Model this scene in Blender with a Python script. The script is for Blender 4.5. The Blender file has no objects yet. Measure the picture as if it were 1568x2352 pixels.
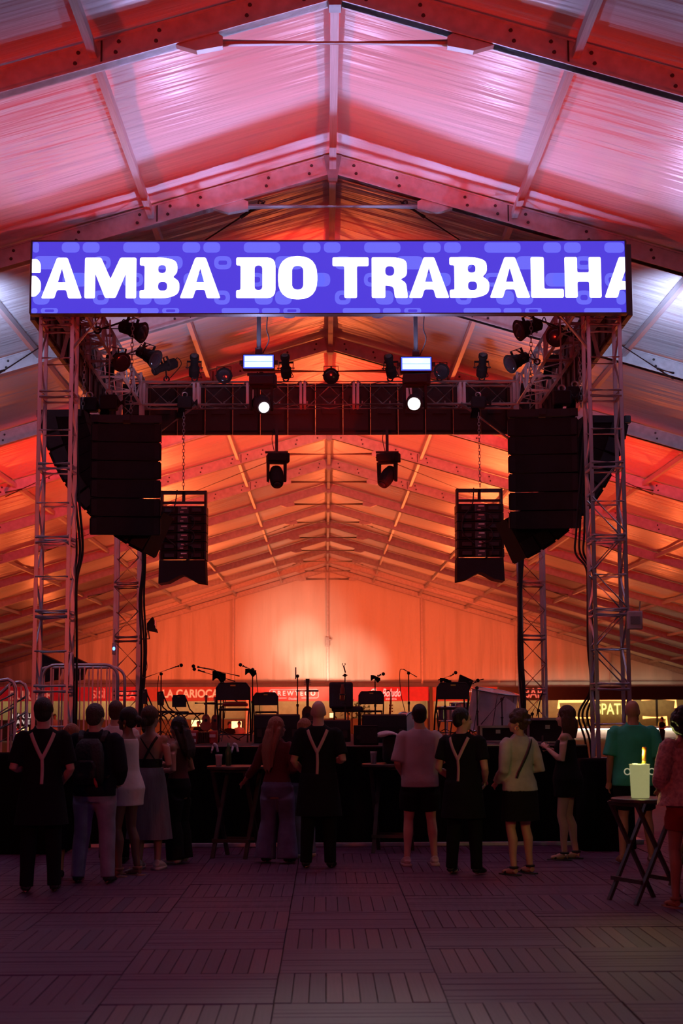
import bpy, bmesh, math, random
from mathutils import Vector, Matrix, noise as mnoise

random.seed(7)
PI = math.pi
scene = bpy.context.scene
C = scene.collection

# ------------------------------------------------------------------ camera
F_PX, IW, IH = 3550.0, 1568.0, 2352.0
CAM_H = 1.7
PITCH = math.atan(444.0 / F_PX)
YAW = math.atan(38.0 / F_PX)
ROLL = math.radians(-0.25)
CAM_R = (Matrix.Rotation(-YAW, 3, 'Z') @ Matrix.Rotation(PI / 2 + PITCH, 3, 'X') @ Matrix.Rotation(ROLL, 3, 'Z'))
CAM_P = Vector((0, 0, CAM_H))
cam_data = bpy.data.cameras.new('camera')
cam_data.sensor_fit = 'VERTICAL'
cam_data.sensor_height = 36.0
cam_data.lens = F_PX / IH * 36.0
cam_data.clip_end = 400
cam_data.dof.use_dof = True
cam_data.dof.focus_distance = 21.0
cam_data.dof.aperture_fstop = 2.8
cam = bpy.data.objects.new('camera', cam_data)
cam.matrix_world = Matrix.Translation(CAM_P) @ CAM_R.to_4x4()
C.objects.link(cam)
scene.camera = cam


def ray(px, py):
    return CAM_R @ Vector(((px - IW / 2) / F_PX, (IH / 2 - py) / F_PX, -1.0))


def W(px, py, Y):
    """point of the photograph's direction (px, py) on the plane at depth Y"""
    d = ray(px, py)
    return CAM_P + d * (Y / d.y)


def G(px, py, z=0.0):
    """where the direction (px, py) meets the height z"""
    d = ray(px, py)
    return CAM_P + d * ((z - CAM_H) / d.z)


# ------------------------------------------------------------------ world, lamps, exposure
vs = scene.view_settings
scene.display_settings.display_device = 'sRGB'
vs.view_transform = 'Standard'
vs.look = 'None'
vs.exposure = 0.0
vs.gamma = 1.0
vs.use_curve_mapping = False

world = bpy.data.worlds.new('night')
scene.world = world
world.use_nodes = True
bg = world.node_tree.nodes['Background']
bg.inputs['Color'].default_value = (0.30, 0.05, 0.22, 1)
bg.inputs['Strength'].default_value = 0.035

RED = (1.0, 0.022, 0.012)
ORANGE = (1.0, 0.115, 0.032)
COOL = (0.55, 0.60, 1.0)
WARM = (1.0, 0.74, 0.46)


def spot(name, loc, target, watts, color, angle=70, blend=0.6, radius=0.25):
    ld = bpy.data.lights.new(name, 'SPOT')
    ld.energy = watts
    ld.color = color
    ld.spot_size = math.radians(angle)
    ld.spot_blend = blend
    ld.shadow_soft_size = radius
    o = bpy.data.objects.new(name, ld)
    o.location = loc
    o.rotation_euler = (Vector(target) - Vector(loc)).to_track_quat('-Z', 'Y').to_euler()
    C.objects.link(o)
    return o


def area(name, loc, target, watts, color, sx, sy, spread=180):
    ld = bpy.data.lights.new(name, 'AREA')
    ld.shape = 'RECTANGLE'
    ld.size, ld.size_y = sx, sy
    ld.energy = watts
    ld.color = color
    ld.spread = math.radians(spread)
    o = bpy.data.objects.new(name, ld)
    o.location = loc
    o.rotation_euler = (Vector(target) - Vector(loc)).to_track_quat('-Z', 'Z').to_euler()
    C.objects.link(o)
    return o


# wash lamps of the tent: red floods behind the audience, orange ones beyond the stage, cool ones on the stage roof
for s in (-1, 1):
    spot('red_flood', (s * 9.0, 11.2, 0.8), (-s * 0.4, 18.6, 8.8), 4300, RED, 40, 1.0)
    spot('red_flood', (s * 3.0, 28.6, 1.5), (s * 4.0, 38, 7.5), 4600, RED, 110, 0.9)
    for yy, ww in ((48, 2300), (61, 2600), (74, 2600)):
        spot('orange_flood', (s * 4.2, yy, 0.9), (s * 3.0, yy - 7, 7.9), ww, (1.0, 0.165, 0.045), 66 if yy < 50 else 84, 0.9)
        spot('orange_flood', (s * 11.0, yy - 4, 0.8), (s * 11.0, yy - 9, 5.6), 520, (1.0, 0.16, 0.04), 110, 0.9)
    spot('gable_flood', (s * 7, 66, 0.8), (s * 3.5, 81, 4.5), 4900, ORANGE, 95, 0.9)
    spot('cool_back', (s * 1.9, 24.0, 5.6), (s * 2.4, 25.0, 8.8), 190, COOL, 100, 1.0)
    spot('cool_side', (s * 4.1, 20.4, 6.3), (s * 9, 24.0, 7.0), 800, COOL, 120, 0.9)
    spot('cool_front', (s * 4.05, 18.9, 6.2), (s * 6.2, 15.6, 7.7), 190, (0.60, 0.54, 1.0), 105, 1.0)
    spot('white_back', (s * 1.6, 27.8, 6.1), (s * 2.2, 46, 8.8), 350, (1.0, 0.72, 0.55), 40, 0.9)
spot('red_accent', (2.4, 21.5, 1.7), (-0.75, 23.4, 8.8), 2200, RED, 14, 0.15, 0.1)
spot('red_accent', (2.4, 24.5, 1.7), (-0.9, 28.3, 8.7), 2200, RED, 15, 0.2, 0.1)
spot('red_truss', (0.1, 19.9, 5.6), (0.1, 27, 7.2), 300, RED, 110, 0.8, 0.1)
spot('gable_spot', (-2.4, 68, 1.2), (-1.5, 81, 5.0), 2400, WARM, 30, 1.0)
spot('gable_spot', (-2.2, 68, 1.2), (-1.35, 81, 4.9), 3000, WARM, 14, 1.0)
spot('gable_spot', (-0.9, 70, 1.2), (-0.45, 81, 3.2), 2400, WARM, 18, 1.0)
spot('gable_spot', (1.6, 68, 1.2), (1.35, 81, 3.6), 2800, WARM, 20, 1.0)
spot('red_fill', (-6, -2, 4.5), (1, 17, 0.6), 760, (1.0, 0.10, 0.08), 70, 0.9, 0.6)  # unseen red fill added behind the camera to redden the people
spot('front_red', (0.5, 1.5, 1.0), (0.1, 14.7, 8.6), 950, RED, 46, 1.0, 0.3)  # unseen spot added near the camera to redden the first rafter frame
spot('purple_fill', (4, 1, 6.0), (0, 7.5, 0.0), 520, (0.42, 0.13, 0.9), 52, 1.0, 0.8)  # unseen fill added to tint the near floor purple, not a real lamp
for s in (-1, 1):
    for yy in (20.0, 26.2):
        spot('tower_fill', (0.11 + s * 2.85, yy, 1.35), (0.11 + s * 3.45, yy - 0.35, 6.0), 190, (1.0, 0.10, 0.08), 40, 0.9, 0.08)  # red spots added to brighten the truss towers, no such fixtures there


# ------------------------------------------------------------------ materials
MATS = {}


def mat(key, color=(0.5, 0.5, 0.5), rough=0.6, metal=0.0, emit=None, strength=1.0, var=0.12, nscale=6.0, bump=0.0, bscale=40.0,
        stretch=(1, 1, 1), coat=0.0, alpha=None, transmission=0.0, spec=0.5):
    if key in MATS:
        return MATS[key]
    m = bpy.data.materials.new(key)
    m.use_nodes = True
    nt = m.node_tree
    b = nt.nodes['Principled BSDF']
    b.inputs['Roughness'].default_value = rough
    b.inputs['Metallic'].default_value = metal
    b.inputs['Specular IOR Level'].default_value = spec
    if coat:
        b.inputs['Coat Weight'].default_value = coat
        b.inputs['Coat Roughness'].default_value = 0.25
    if transmission:
        b.inputs['Transmission Weight'].default_value = transmission
    if emit is not None:
        b.inputs['Emission Color'].default_value = (*emit, 1)
        b.inputs['Emission Strength'].default_value = strength
    tc = nt.nodes.new('ShaderNodeTexCoord')
    mp = nt.nodes.new('ShaderNodeMapping')
    mp.inputs['Scale'].default_value = stretch
    nt.links.new(tc.outputs['Object'], mp.inputs['Vector'])
    n = nt.nodes.new('ShaderNodeTexNoise')
    n.inputs['Scale'].default_value = nscale
    n.inputs['Detail'].default_value = 4
    nt.links.new(mp.outputs['Vector'], n.inputs['Vector'])
    r = nt.nodes.new('ShaderNodeValToRGB')
    lo = [max(0, c * (1 - var)) for c in color]
    hi = [min(1, c * (1 + var)) for c in color]
    r.color_ramp.elements[0].position = 0.3
    r.color_ramp.elements[1].position = 0.7
    r.color_ramp.elements[0].color = (*lo, 1)
    r.color_ramp.elements[1].color = (*hi, 1)
    nt.links.new(n.outputs['Fac'], r.inputs['Fac'])
    nt.links.new(r.outputs['Color'], b.inputs['Base Color'])
    if bump:
        n2 = nt.nodes.new('ShaderNodeTexNoise')
        n2.inputs['Scale'].default_value = bscale
        n2.inputs['Detail'].default_value = 3
        nt.links.new(mp.outputs['Vector'], n2.inputs['Vector'])
        bp = nt.nodes.new('ShaderNodeBump')
        bp.inputs['Strength'].default_value = bump
        bp.inputs['Distance'].default_value = 0.05
        nt.links.new(n2.outputs['Fac'], bp.inputs['Height'])
        nt.links.new(bp.outputs['Normal'], b.inputs['Normal'])
    MATS[key] = m
    return m


mat('roof_fabric', (0.74, 0.74, 0.76), 0.30, var=0.05, nscale=0.7, bump=0.9, bscale=2.2, stretch=(0.16, 2.6, 0.16))
mat('gable_fabric', (0.76, 0.75, 0.74), 0.38, var=0.05, nscale=0.7, bump=0.9, bscale=2.0, stretch=(2.2, 1, 0.2))
mat('tent_metal', (0.55, 0.54, 0.56), 0.45, 0.35, var=0.14, nscale=9, bump=0.05)
mat('dark_bolt', (0.07, 0.06, 0.06), 0.5, 0.6)
mat('alu', (0.62, 0.61, 0.63), 0.36, 0.75, var=0.12, nscale=12)
mat('dull_steel', (0.36, 0.35, 0.37), 0.42, 0.7, var=0.15, nscale=10)
mat('black_metal', (0.02, 0.02, 0.022), 0.45, 0.2)
mat('black_plastic', (0.018, 0.018, 0.02), 0.5)
mat('black_paint', (0.020, 0.018, 0.020), 0.75, bump=0.1, bscale=60, spec=0.15)
mat('grille', (0.028, 0.025, 0.027), 0.7, bump=0.3, bscale=120, spec=0.2)
mat('black_cloth', (0.007, 0.007, 0.008), 0.95, var=0.3, nscale=3, bump=0.4, bscale=6, stretch=(4, 4, 0.6), spec=0.1)
mat('rubber', (0.012, 0.012, 0.013), 0.7)
mat('stage_deck', (0.03, 0.028, 0.03), 0.75, bump=0.1)
mat('plank', (0.092, 0.029, 0.072), 0.62, var=0.28, nscale=3.0, bump=0.12, bscale=14, stretch=(14, 0.8, 1))
mat('plank_x', (0.086, 0.029, 0.076), 0.62, var=0.28, nscale=3.0, bump=0.12, bscale=14, stretch=(0.8, 14, 1))
mat('plank_pale', (0.12, 0.038, 0.074), 0.6, var=0.25, nscale=3.0, bump=0.12, bscale=14, stretch=(14, 0.8, 1))
mat('plank_dark', (0.064, 0.024, 0.064), 0.62, var=0.28, nscale=3.0, bump=0.12, bscale=14, stretch=(14, 0.8, 1))
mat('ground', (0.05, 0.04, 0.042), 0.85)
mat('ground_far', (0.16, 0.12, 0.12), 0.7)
mat('led_blue', (0.01, 0.01, 0.02), 0.4, emit=(0.062, 0.046, 0.72), strength=1.0)
mat('led_pale', (0.01, 0.01, 0.02), 0.4, emit=(0.135, 0.145, 0.95), strength=1.0)
mat('led_white', (0.05, 0.05, 0.05), 0.4, emit=(1.0, 0.96, 1.0), strength=2.2)
mat('strobe_face', (0.05, 0.05, 0.05), 0.4, emit=(0.52, 0.76, 1.0), strength=1.7)
mat('strobe_rim', (0.02, 0.02, 0.1), 0.4, emit=(0.06, 0.10, 1.0), strength=1.6)
mat('lens_hot', (0.1, 0.1, 0.1), 0.3, emit=(1.0, 0.97, 0.90), strength=60.0)
mat('lens_lit', (0.1, 0.1, 0.1), 0.3, emit=(0.95, 0.85, 1.0), strength=6.0)
mat('lens_off', (0.03, 0.03, 0.04), 0.12, spec=0.8)
mat('blue_pilot', (0.01, 0.02, 0.1), 0.3, emit=(0.08, 0.25, 1.0), strength=6.0)
mat('white_label', (0.75, 0.72, 0.72), 0.6)
mat('towel_white', (0.72, 0.68, 0.69), 0.9, bump=0.3, bscale=50)


# ------------------------------------------------------------------ object helpers
WM = {}      # world matrix of every object as built
UNIT = {}


def link(o, parent, M):
    WM[o.name] = M.copy()
    if parent is not None:
        o.parent = parent
        o.matrix_basis = WM[parent.name].inverted() @ M
    else:
        o.matrix_basis = M
    C.objects.link(o)
    return o


def tag(o, label=None, cat=None, group=None, kind=None):
    if label:
        o['label'] = label
    if cat:
        o['category'] = cat
    if group:
        o['group'] = group
    if kind:
        o['kind'] = kind
    return o


def thing(name, label, cat, loc=(0, 0, 0), rz=0.0, group=None, kind=None, M=None):
    o = bpy.data.objects.new(name, None)
    o.empty_display_size = 0.1
    M = M if M is not None else Matrix.Translation(Vector(loc)) @ Matrix.Rotation(rz, 4, 'Z')
    link(o, None, M)
    return tag(o, label, cat, group, kind)


def dup(root, M, label=None, name=None):
    """a copy of a thing with copies of its parts and sub-parts, at matrix M"""
    r = root.copy()
    C.objects.link(r)
    r.matrix_basis = M
    WM[r.name] = M.copy()
    if label:
        r['label'] = label
    for ch in list(root.children):
        c = ch.copy()
        C.objects.link(c)
        c.parent = r
        WM[c.name] = M @ c.matrix_basis
        for g in list(ch.children):
            d = g.copy()
            C.objects.link(d)
            d.parent = c
    return r


def basis(d):
    d = Vector(d).normalized()
    up = Vector((0, 0, 1)) if abs(d.z) < 0.95 else Vector((0, 1, 0))
    u = d.cross(up).normalized()
    v = u.cross(d).normalized()
    return u, v, d


class MB:
    """collects boxes, tubes and lofts; build() links them as ONE mesh object"""

    def __init__(self):
        self.v, self.f = [], []

    def add(self, verts, faces, M=None):
        o = len(self.v)
        self.v.extend([(M @ Vector(p)) if M is not None else Vector(p) for p in verts])
        self.f.extend([tuple(i + o for i in q) for q in faces])
        return self

    def box(self, c, s, M=None):
        x, y, z = s[0] / 2, s[1] / 2, s[2] / 2
        vs_ = [(c[0] + a * x, c[1] + b * y, c[2] + d * z) for d in (-1, 1) for b in (-1, 1) for a in (-1, 1)]
        return self.add(vs_, [(0, 2, 3, 1), (4, 5, 7, 6), (0, 1, 5, 4), (1, 3, 7, 5), (3, 2, 6, 7), (2, 0, 4, 6)], M)

    def hexa(self, pts):
        """8 points: bottom loop then top loop"""
        return self.add(pts, [(3, 2, 1, 0), (4, 5, 6, 7), (0, 1, 5, 4), (1, 2, 6, 5), (2, 3, 7, 6), (3, 0, 4, 7)])

    def prism(self, poly, axis, a, b, M=None):
        """extrude a 2-D polygon along an axis from a to b; axis 'y': poly is (x, z); 'x': (y, z); 'z': (x, y)"""
        n = len(poly)

        def P(p, t):
            return {'y': (p[0], t, p[1]), 'x': (t, p[0], p[1]), 'z': (p[0], p[1], t)}[axis]
        vs_ = [P(p, a) for p in poly] + [P(p, b) for p in poly]
        fs = [tuple(range(n)), tuple(range(2 * n - 1, n - 1, -1))]
        fs += [(i, i + n, (i + 1) % n + n, (i + 1) % n) for i in range(n)]
        return self.add(vs_, fs, M)

    def rings(self, rings, cap=True):
        n = len(rings[0])
        vs_ = [p for r in rings for p in r]
        fs = []
        for k in range(len(rings) - 1):
            for i in range(n):
                j = (i + 1) % n
                fs.append((k * n + i, k * n + j, (k + 1) * n + j, (k + 1) * n + i))
        if cap:
            fs.append(tuple(range(n - 1, -1, -1)))
            fs.append(tuple((len(rings) - 1) * n + i for i in range(n)))
        return self.add(vs_, fs)

    def tube(self, pts, r, seg=8, cap=True, flat=None):
        pts = [Vector(p) for p in pts]
        rr = r if isinstance(r, (list, tuple)) else [r] * len(pts)
        rings = []
        u = None
        for i, p in enumerate(pts):
            a = pts[max(i - 1, 0)]
            b = pts[min(i + 1, len(pts) - 1)]
            d = (b - a)
            if d.length < 1e-9:
                d = Vector((0, 0, 1))
            d.normalize()
            if u is None:
                u, v, _ = basis(d)
            else:
                u = (u - d * u.dot(d))
                u = u.normalized() if u.length > 1e-6 else basis(d)[0]
                v = d.cross(u)
            k = rr[i]
            ka, kb = (k if isinstance(k, tuple) else (k, k))
            rings.append([p + u * (ka * math.cos(2 * PI * j / seg)) + v * (kb * math.sin(2 * PI * j / seg)) for j in range(seg)])
        return self.rings(rings, cap)

    def cyl(self, a, b, r0, r1=None, seg=12):
        return self.tube([a, b], [r0, r0 if r1 is None else r1], seg)

    def ell(self, c, r, seg=14, rows=8, M=None):
        vs_, fs = [], []
        for i in range(1, rows):
            t = PI * i / rows
            for j in range(seg):
                a = 2 * PI * j / seg
                vs_.append((c[0] + r[0] * math.sin(t) * math.cos(a), c[1] + r[1] * math.sin(t) * math.sin(a), c[2] + r[2] * math.cos(t)))
        top, bot = len(vs_), len(vs_) + 1
        vs_ += [(c[0], c[1], c[2] + r[2]), (c[0], c[1], c[2] - r[2])]
        for i in range(rows - 2):
            for j in range(seg):
                k = (j + 1) % seg
                fs.append((i * seg + j, (i + 1) * seg + j, (i + 1) * seg + k, i * seg + k))
        for j in range(seg):
            k = (j + 1) % seg
            fs.append((top, j, k))
            fs.append((bot, (rows - 2) * seg + k, (rows - 2) * seg + j))
        return self.add(vs_, fs, M)

    def lathe(self, prof, seg=20, M=None):
        """profile of (radius, z) pairs turned about z"""
        n = len(prof)
        vs_ = [(r * math.cos(2 * PI * j / seg), r * math.sin(2 * PI * j / seg), z) for (r, z) in prof for j in range(seg)]
        fs = []
        for k in range(n - 1):
            for j in range(seg):
                i = (j + 1) % seg
                fs.append((k * seg + j, k * seg + i, (k + 1) * seg + i, (k + 1) * seg + j))
        fs.append(tuple(range(seg - 1, -1, -1)))
        fs.append(tuple((n - 1) * seg + j for j in range(seg)))
        return self.add(vs_, fs, M)

    def torus(self, R, r, M=None, seg=16, sub=6):
        vs_, fs = [], []
        for i in range(seg):
            a = 2 * PI * i / seg
            for j in range(sub):
                b = 2 * PI * j / sub
                vs_.append(((R + r * math.cos(b)) * math.cos(a), (R + r * math.cos(b)) * math.sin(a), r * math.sin(b)))
        for i in range(seg):
            for j in range(sub):
                i2, j2 = (i + 1) % seg, (j + 1) % sub
                fs.append((i * sub + j, i2 * sub + j, i2 * sub + j2, i * sub + j2))
        return self.add(vs_, fs, M)

    def mesh(self, name, material, smooth=False):
        me = bpy.data.meshes.new(name)
        me.from_pydata([tuple(p) for p in self.v], [], self.f)
        me.materials.append(MATS[material])
        if smooth:
            me.shade_smooth()
        me.update()
        return me

    def build(self, name, material, parent=None, smooth=False, bevel=0.0, local=False, fix=False):
        """vertices are in world space unless local is set (then in the parent's space)"""
        me = self.mesh(name, material, smooth)
        if fix:
            bm = bmesh.new()
            bm.from_mesh(me)
            bmesh.ops.recalc_face_normals(bm, faces=bm.faces)
            bm.to_mesh(me)
            bm.free()
        o = bpy.data.objects.new(name, me)
        if local and parent is not None:
            M = WM[parent.name]
        else:
            M = Matrix.Identity(4)
        link(o, parent, M)
        if bevel:
            md = o.modifiers.new('bevel', 'BEVEL')
            md.width = bevel
            md.segments = 2
            md.limit_method = 'ANGLE'
        return o


def unit_mesh(kind, material):
    k = (kind, material)
    if k not in UNIT:
        b = MB()
        if kind == 'rod':
            b.cyl((0, 0, 0), (0, 0, 1), 1.0, seg=8)
        elif kind == 'box':
            b.box((0, 0, 0), (1, 1, 1))
        elif kind == 'bolt':
            b.cyl((0, 0, 0), (0, 0, 1), 1.0, 0.8, seg=8)
        UNIT[k] = b.mesh(kind + '_' + material, material, smooth=(kind == 'rod'))
    return UNIT[k]


def rod(name, a, b, r, material, parent=None, kind='rod'):
    """a round bar between two world points, sharing one mesh"""
    a, b = Vector(a), Vector(b)
    u, v, d = basis(b - a)
    L = (b - a).length
    M = Matrix.Translation(a) @ Matrix(((u.x * r, v.x * r, d.x * L, 0), (u.y * r, v.y * r, d.y * L, 0), (u.z * r, v.z * r, d.z * L, 0), (0, 0, 0, 1)))
    o = bpy.data.objects.new(name, unit_mesh(kind, material))
    return link(o, parent, M)


def block(name, c, s, material, parent=None, M=None):
    """a box sharing one mesh; c and s in world space (or in the frame M)"""
    o = bpy.data.objects.new(name, unit_mesh('box', material))
    B = Matrix.Translation(Vector(c)) @ Matrix.Diagonal((*s, 1))
    return link(o, parent, (M @ B) if M is not None else B)


def arc(c, r, a0, a1, n, plane='xz'):
    out = []
    for i in range(n + 1):
        a = a0 + (a1 - a0) * i / n
        p = (c[0] + r * math.cos(a), c[1] + r * math.sin(a))
        out.append(p)
    return out


def curve_pts(ctrl, n=10):
    """Catmull-Rom through control points"""
    P = [Vector(p) for p in ctrl]
    P = [2 * P[0] - P[1]] + P + [2 * P[-1] - P[-2]]
    out = []
    for i in range(1, len(P) - 2):
        for k in range(n):
            t = k / n
            a, b, c, d = P[i - 1], P[i], P[i + 1], P[i + 2]
            out.append(0.5 * ((2 * b) + (c - a) * t + (2 * a - 5 * b + 4 * c - d) * t * t + (3 * b - a - 3 * c + d) * t ** 3))
    out.append(P[-2])
    return out


def cable(name, label, pts, r=0.012, material='rubber', n=8, parent=None, cat='cable', seg=6):
    b = MB().tube(curve_pts(pts, n), r, seg)
    o = b.build(name, material, parent, smooth=True)
    if parent is None:
        tag(o, label, cat)
    return o


TEXTS = []


def text(name, body, material, parent, M, size, offset=0.0, extrude=0.004, align='CENTER', sx=1.0, shear=0.0, gap=1.0):
    """lettering; turned into meshes together at the end. M: world frame, x along the line, y up the letters"""
    TEXTS.append((name, body, material, parent, M, size, offset, extrude, align, sx, shear, gap))


def wall_frame(p, face='-y'):
    """frame for writing seen from the camera's side on a plane across the hall"""
    return Matrix.Translation(Vector(p)) @ Matrix.Rotation(PI / 2, 4, 'X')


def flush_texts():
    made = []
    for (name, body, material, parent, M, size, offset, extrude, align, sx, shear, gap) in TEXTS:
        cu = bpy.data.curves.new(name, 'FONT')
        cu.body = body
        cu.size = size
        cu.offset = offset
        cu.extrude = extrude
        cu.align_x = align
        cu.align_y = 'CENTER'
        cu.shear = shear
        cu.space_character = gap
        cu.resolution_u = 4
        o = bpy.data.objects.new(name, cu)
        C.objects.link(o)
        made.append(o)
    bpy.context.view_layer.update()
    dg = bpy.context.evaluated_depsgraph_get()
    for o, (name, body, material, parent, M, size, offset, extrude, align, sx, shear, gap) in zip(made, TEXTS):
        me = bpy.data.meshes.new_from_object(o.evaluated_get(dg))
        me.name = name
        me.materials.clear()
        me.materials.append(MATS[material])
        m = bpy.data.objects.new(name, me)
        link(m, parent, M @ Matrix.Diagonal((sx, 1, 1, 1)))
    for o in made:
        bpy.data.objects.remove(o)
# ================================================================== the tent
X0 = 0.115                 # ridge line
RIDGE = 8.97
SLOPE = 0.295
HALF = 20.0
FRAME_Y = [14.75 + 5.1 * n for n in range(-2, 14)]
GABLE_Y = FRAME_Y[-1]


def roof_z(x):
    return RIDGE - SLOPE * abs(x - X0)


# ---- floor: parquet of one-metre tiles, ten boards each
floor_ = thing('floor', 'dark reddish parquet floor of alternating board tiles', 'floor', kind='structure')
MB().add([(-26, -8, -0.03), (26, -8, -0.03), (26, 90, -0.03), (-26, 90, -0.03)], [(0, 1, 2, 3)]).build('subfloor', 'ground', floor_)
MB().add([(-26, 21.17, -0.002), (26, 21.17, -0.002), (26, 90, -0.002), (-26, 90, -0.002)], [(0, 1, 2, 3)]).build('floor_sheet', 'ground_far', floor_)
planks = []
for iy in range(-3, 12):
    y0 = 9.17 + iy
    for ix in range(-6, 7):
        x0 = -0.303 + ix
        if min(abs(x0), abs(x0 + 1)) > 0.222 * (y0 + 1) + 0.9:
            continue
        along_y = (ix + iy) % 2 == 0
        lift = random.uniform(-0.003, 0.003)
        tx, ty = random.uniform(-0.004, 0.004), random.uniform(-0.004, 0.004)
        for k in range(10):
            w = 0.1
            if along_y:
                c, s = (x0 + w * (k + 0.5), y0 + 0.5), (w - 0.006, 0.99)
            else:
                c, s = (x0 + 0.5, y0 + w * (k + 0.5)), (0.99, w - 0.006)
            z = lift + random.uniform(-0.0015, 0.0015)
            mt = 'plank_x' if not along_y else random.choice(['plank', 'plank', 'plank_pale', 'plank_dark'])
            vis = y0 > 7.0 and abs(c[0]) < 0.222 * c[1] + 0.2
            planks.append((0 if vis else 1, y0 + 0.3 * abs(c[0]) + (0 if along_y else 1.2), c, s, z, mt, (tx, ty)))
planks.sort(key=lambda t: (t[0], t[1]))
rest = {}
for i, (_, _, c, s, z, mt, tl) in enumerate(planks):
    M = Matrix.Translation((c[0], c[1], z - 0.0125)) @ Matrix.Rotation(tl[0] * 0.3, 4, 'X') @ Matrix.Rotation(tl[1] * 0.3, 4, 'Y')
    if i < 300:
        o = bpy.data.objects.new('plank', unit_mesh('box', mt))
        link(o, floor_, M @ Matrix.Diagonal((s[0], s[1], 0.025, 1)))
    else:
        rest.setdefault(mt, MB()).box((0, 0, 0), (s[0], s[1], 0.025), M)
mbx = MB()
for k, b in rest.items():
    mbx.add(b.v, b.f)
# one object for every remaining board
tag(mbx.build('plank_field', 'plank', floor_), kind='stuff')

# ---- ceiling: fabric sheets between the frames, purlins under them
ceiling = thing('ceiling', 'white tent roof of stretched fabric sheets over metal purlins', 'roof', (0, 0, 0), kind='structure')
for n in range(len(FRAME_Y) - 1):
    ya, yb = FRAME_Y[n], FRAME_Y[n + 1]
    for s in (-1, 1):
        nx, ny = 40, 14
        vs_, fs = [], []
        for j in range(ny + 1):
            t = j / ny
            y = ya + (yb - ya) * t
            for i in range(nx + 1):
                d = HALF * i / nx
                env = math.sin(PI * t)
                w = mnoise.noise(Vector((d * 0.16 + 7 * s, y * 1.9, n * 3.1))) * 0.030 + mnoise.noise(Vector((d * 0.5, y * 0.6, n * 1.7 + s))) * 0.03
                z = RIDGE - SLOPE * d + 0.03 - env * 0.07 + w * env ** 0.5
                vs_.append((X0 + s * d, y, z))
        for j in range(ny):
            for i in range(nx):
                a = j * (nx + 1) + i
                q = (a, a + 1, a + nx + 2, a + nx + 1)
                fs.append(q if s < 0 else q[::-1])
        MB().add(vs_, fs).build('roof_sheet', 'roof_fabric', ceiling, smooth=True)
    # purlins
    for d in [0] + [2.4 * k for k in range(1, 9)]:
        for s in ((1,) if d == 0 else (-1, 1)):
            x = X0 + s * d
            z = roof_z(x) - (0.13 if d else 0.17)
            w = 0.075 if d else 0.09
            block('purlin', (x, (ya + yb) / 2, z), (w, yb - ya - 0.14, 0.10), 'tent_metal', ceiling)

# ---- one frame of the tent: two rafters, tie bar, ridge bracket, bolts
for n, Y in enumerate(FRAME_Y):
    fr = thing('trim_%d' % (n + 1), 'metal rafter frame of the tent spanning the hall, number %d from the entrance' % (n + 1), 'frame', (X0, Y, 0), kind='structure')
    hh = 0.26
    k = math.hypot(1, SLOPE)
    near = 0 < n < 9
    for s in (-1, 1):
        b = MB()
        p = []
        for (d, dz) in ((0.05, 0), (HALF, 0), (HALF, -hh * k), (0.05, -hh * k)):
            p.append((X0 + s * d, RIDGE - SLOPE * d + dz))
        b.prism(p if s > 0 else p[::-1], 'y', Y - 0.065, Y + 0.065)
        # keder lips along the top and bottom flange
        for (za, zb) in ((0.0, -0.022), (-hh * k + 0.022, -hh * k)):
            q = [(X0 + s * 0.05, RIDGE - SLOPE * 0.05 + za), (X0 + s * HALF, RIDGE - SLOPE * HALF + za),
                 (X0 + s * HALF, RIDGE - SLOPE * HALF + zb), (X0 + s * 0.05, RIDGE - SLOPE * 0.05 + zb)]
            b.prism(q if s > 0 else q[::-1], 'y', Y - 0.085, Y + 0.085)
        ra = b.build('rafter', 'tent_metal', fr, fix=True)
        if near:
            pairs = [0.28, 0.85, 1.75, 2.15, 2.55, 3.35, 4.2, 5.3, 6.4, 7.5, 8.6][: 7 + n]
            for d in pairs:
                for dz in (-0.08, -0.19):
                    x = X0 + s * (d + (0.03 if dz < -0.1 else 0))
                    z = RIDGE - SLOPE * d + dz
                    rod('bolt', (x, Y - 0.066, z), (x, Y - 0.082, z), 0.022, 'dark_bolt', ra, 'bolt')
        # splice seam
        if near:
            x = X0 + s * 2.32
            z = RIDGE - SLOPE * 2.32 - hh * k / 2
            block('splice_plate', (x, Y - 0.068, z), (0.018, 0.012, hh * k - 0.03), 'dark_bolt', ra)
        # eave post (outside the picture for the near frames)
        MB().box((X0 + s * HALF, Y, (RIDGE - SLOPE * HALF) / 2 - 0.1), (0.12, 0.13, RIDGE - SLOPE * HALF - 0.2)).build('post', 'tent_metal', fr)
    # tie bar with end brackets
    zt = RIDGE - 0.70
    rod('tie_bar', (X0 - 1.3, Y, zt), (X0 + 1.3, Y, zt), 0.042, 'tent_metal', fr)
    for s in (-1, 1):
        d0, d1 = 1.12, 1.62
        b = MB()
        pts = [(X0 + s * d0, zt - 0.05), (X0 + s * 1.38, zt - 0.10), (X0 + s * d1, RIDGE - SLOPE * d1 - hh * k + 0.02), (X0 + s * 1.2, RIDGE - SLOPE * 1.2 - hh * k + 0.02), (X0 + s * d0, zt + 0.05)]
        b.prism(pts if s > 0 else pts[::-1], 'y', Y - 0.05, Y + 0.05)
        b.build('tie_bracket', 'tent_metal', fr, fix=True)
    b = MB()
    b.prism([(X0 - 0.12, RIDGE - 0.02), (X0 + 0.12, RIDGE - 0.02), (X0 + 0.06, RIDGE - 0.34), (X0 - 0.06, RIDGE - 0.34)], 'y', Y - 0.09, Y + 0.09)
    b.build('ridge_bracket', 'dull_steel', fr, fix=True)

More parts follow.
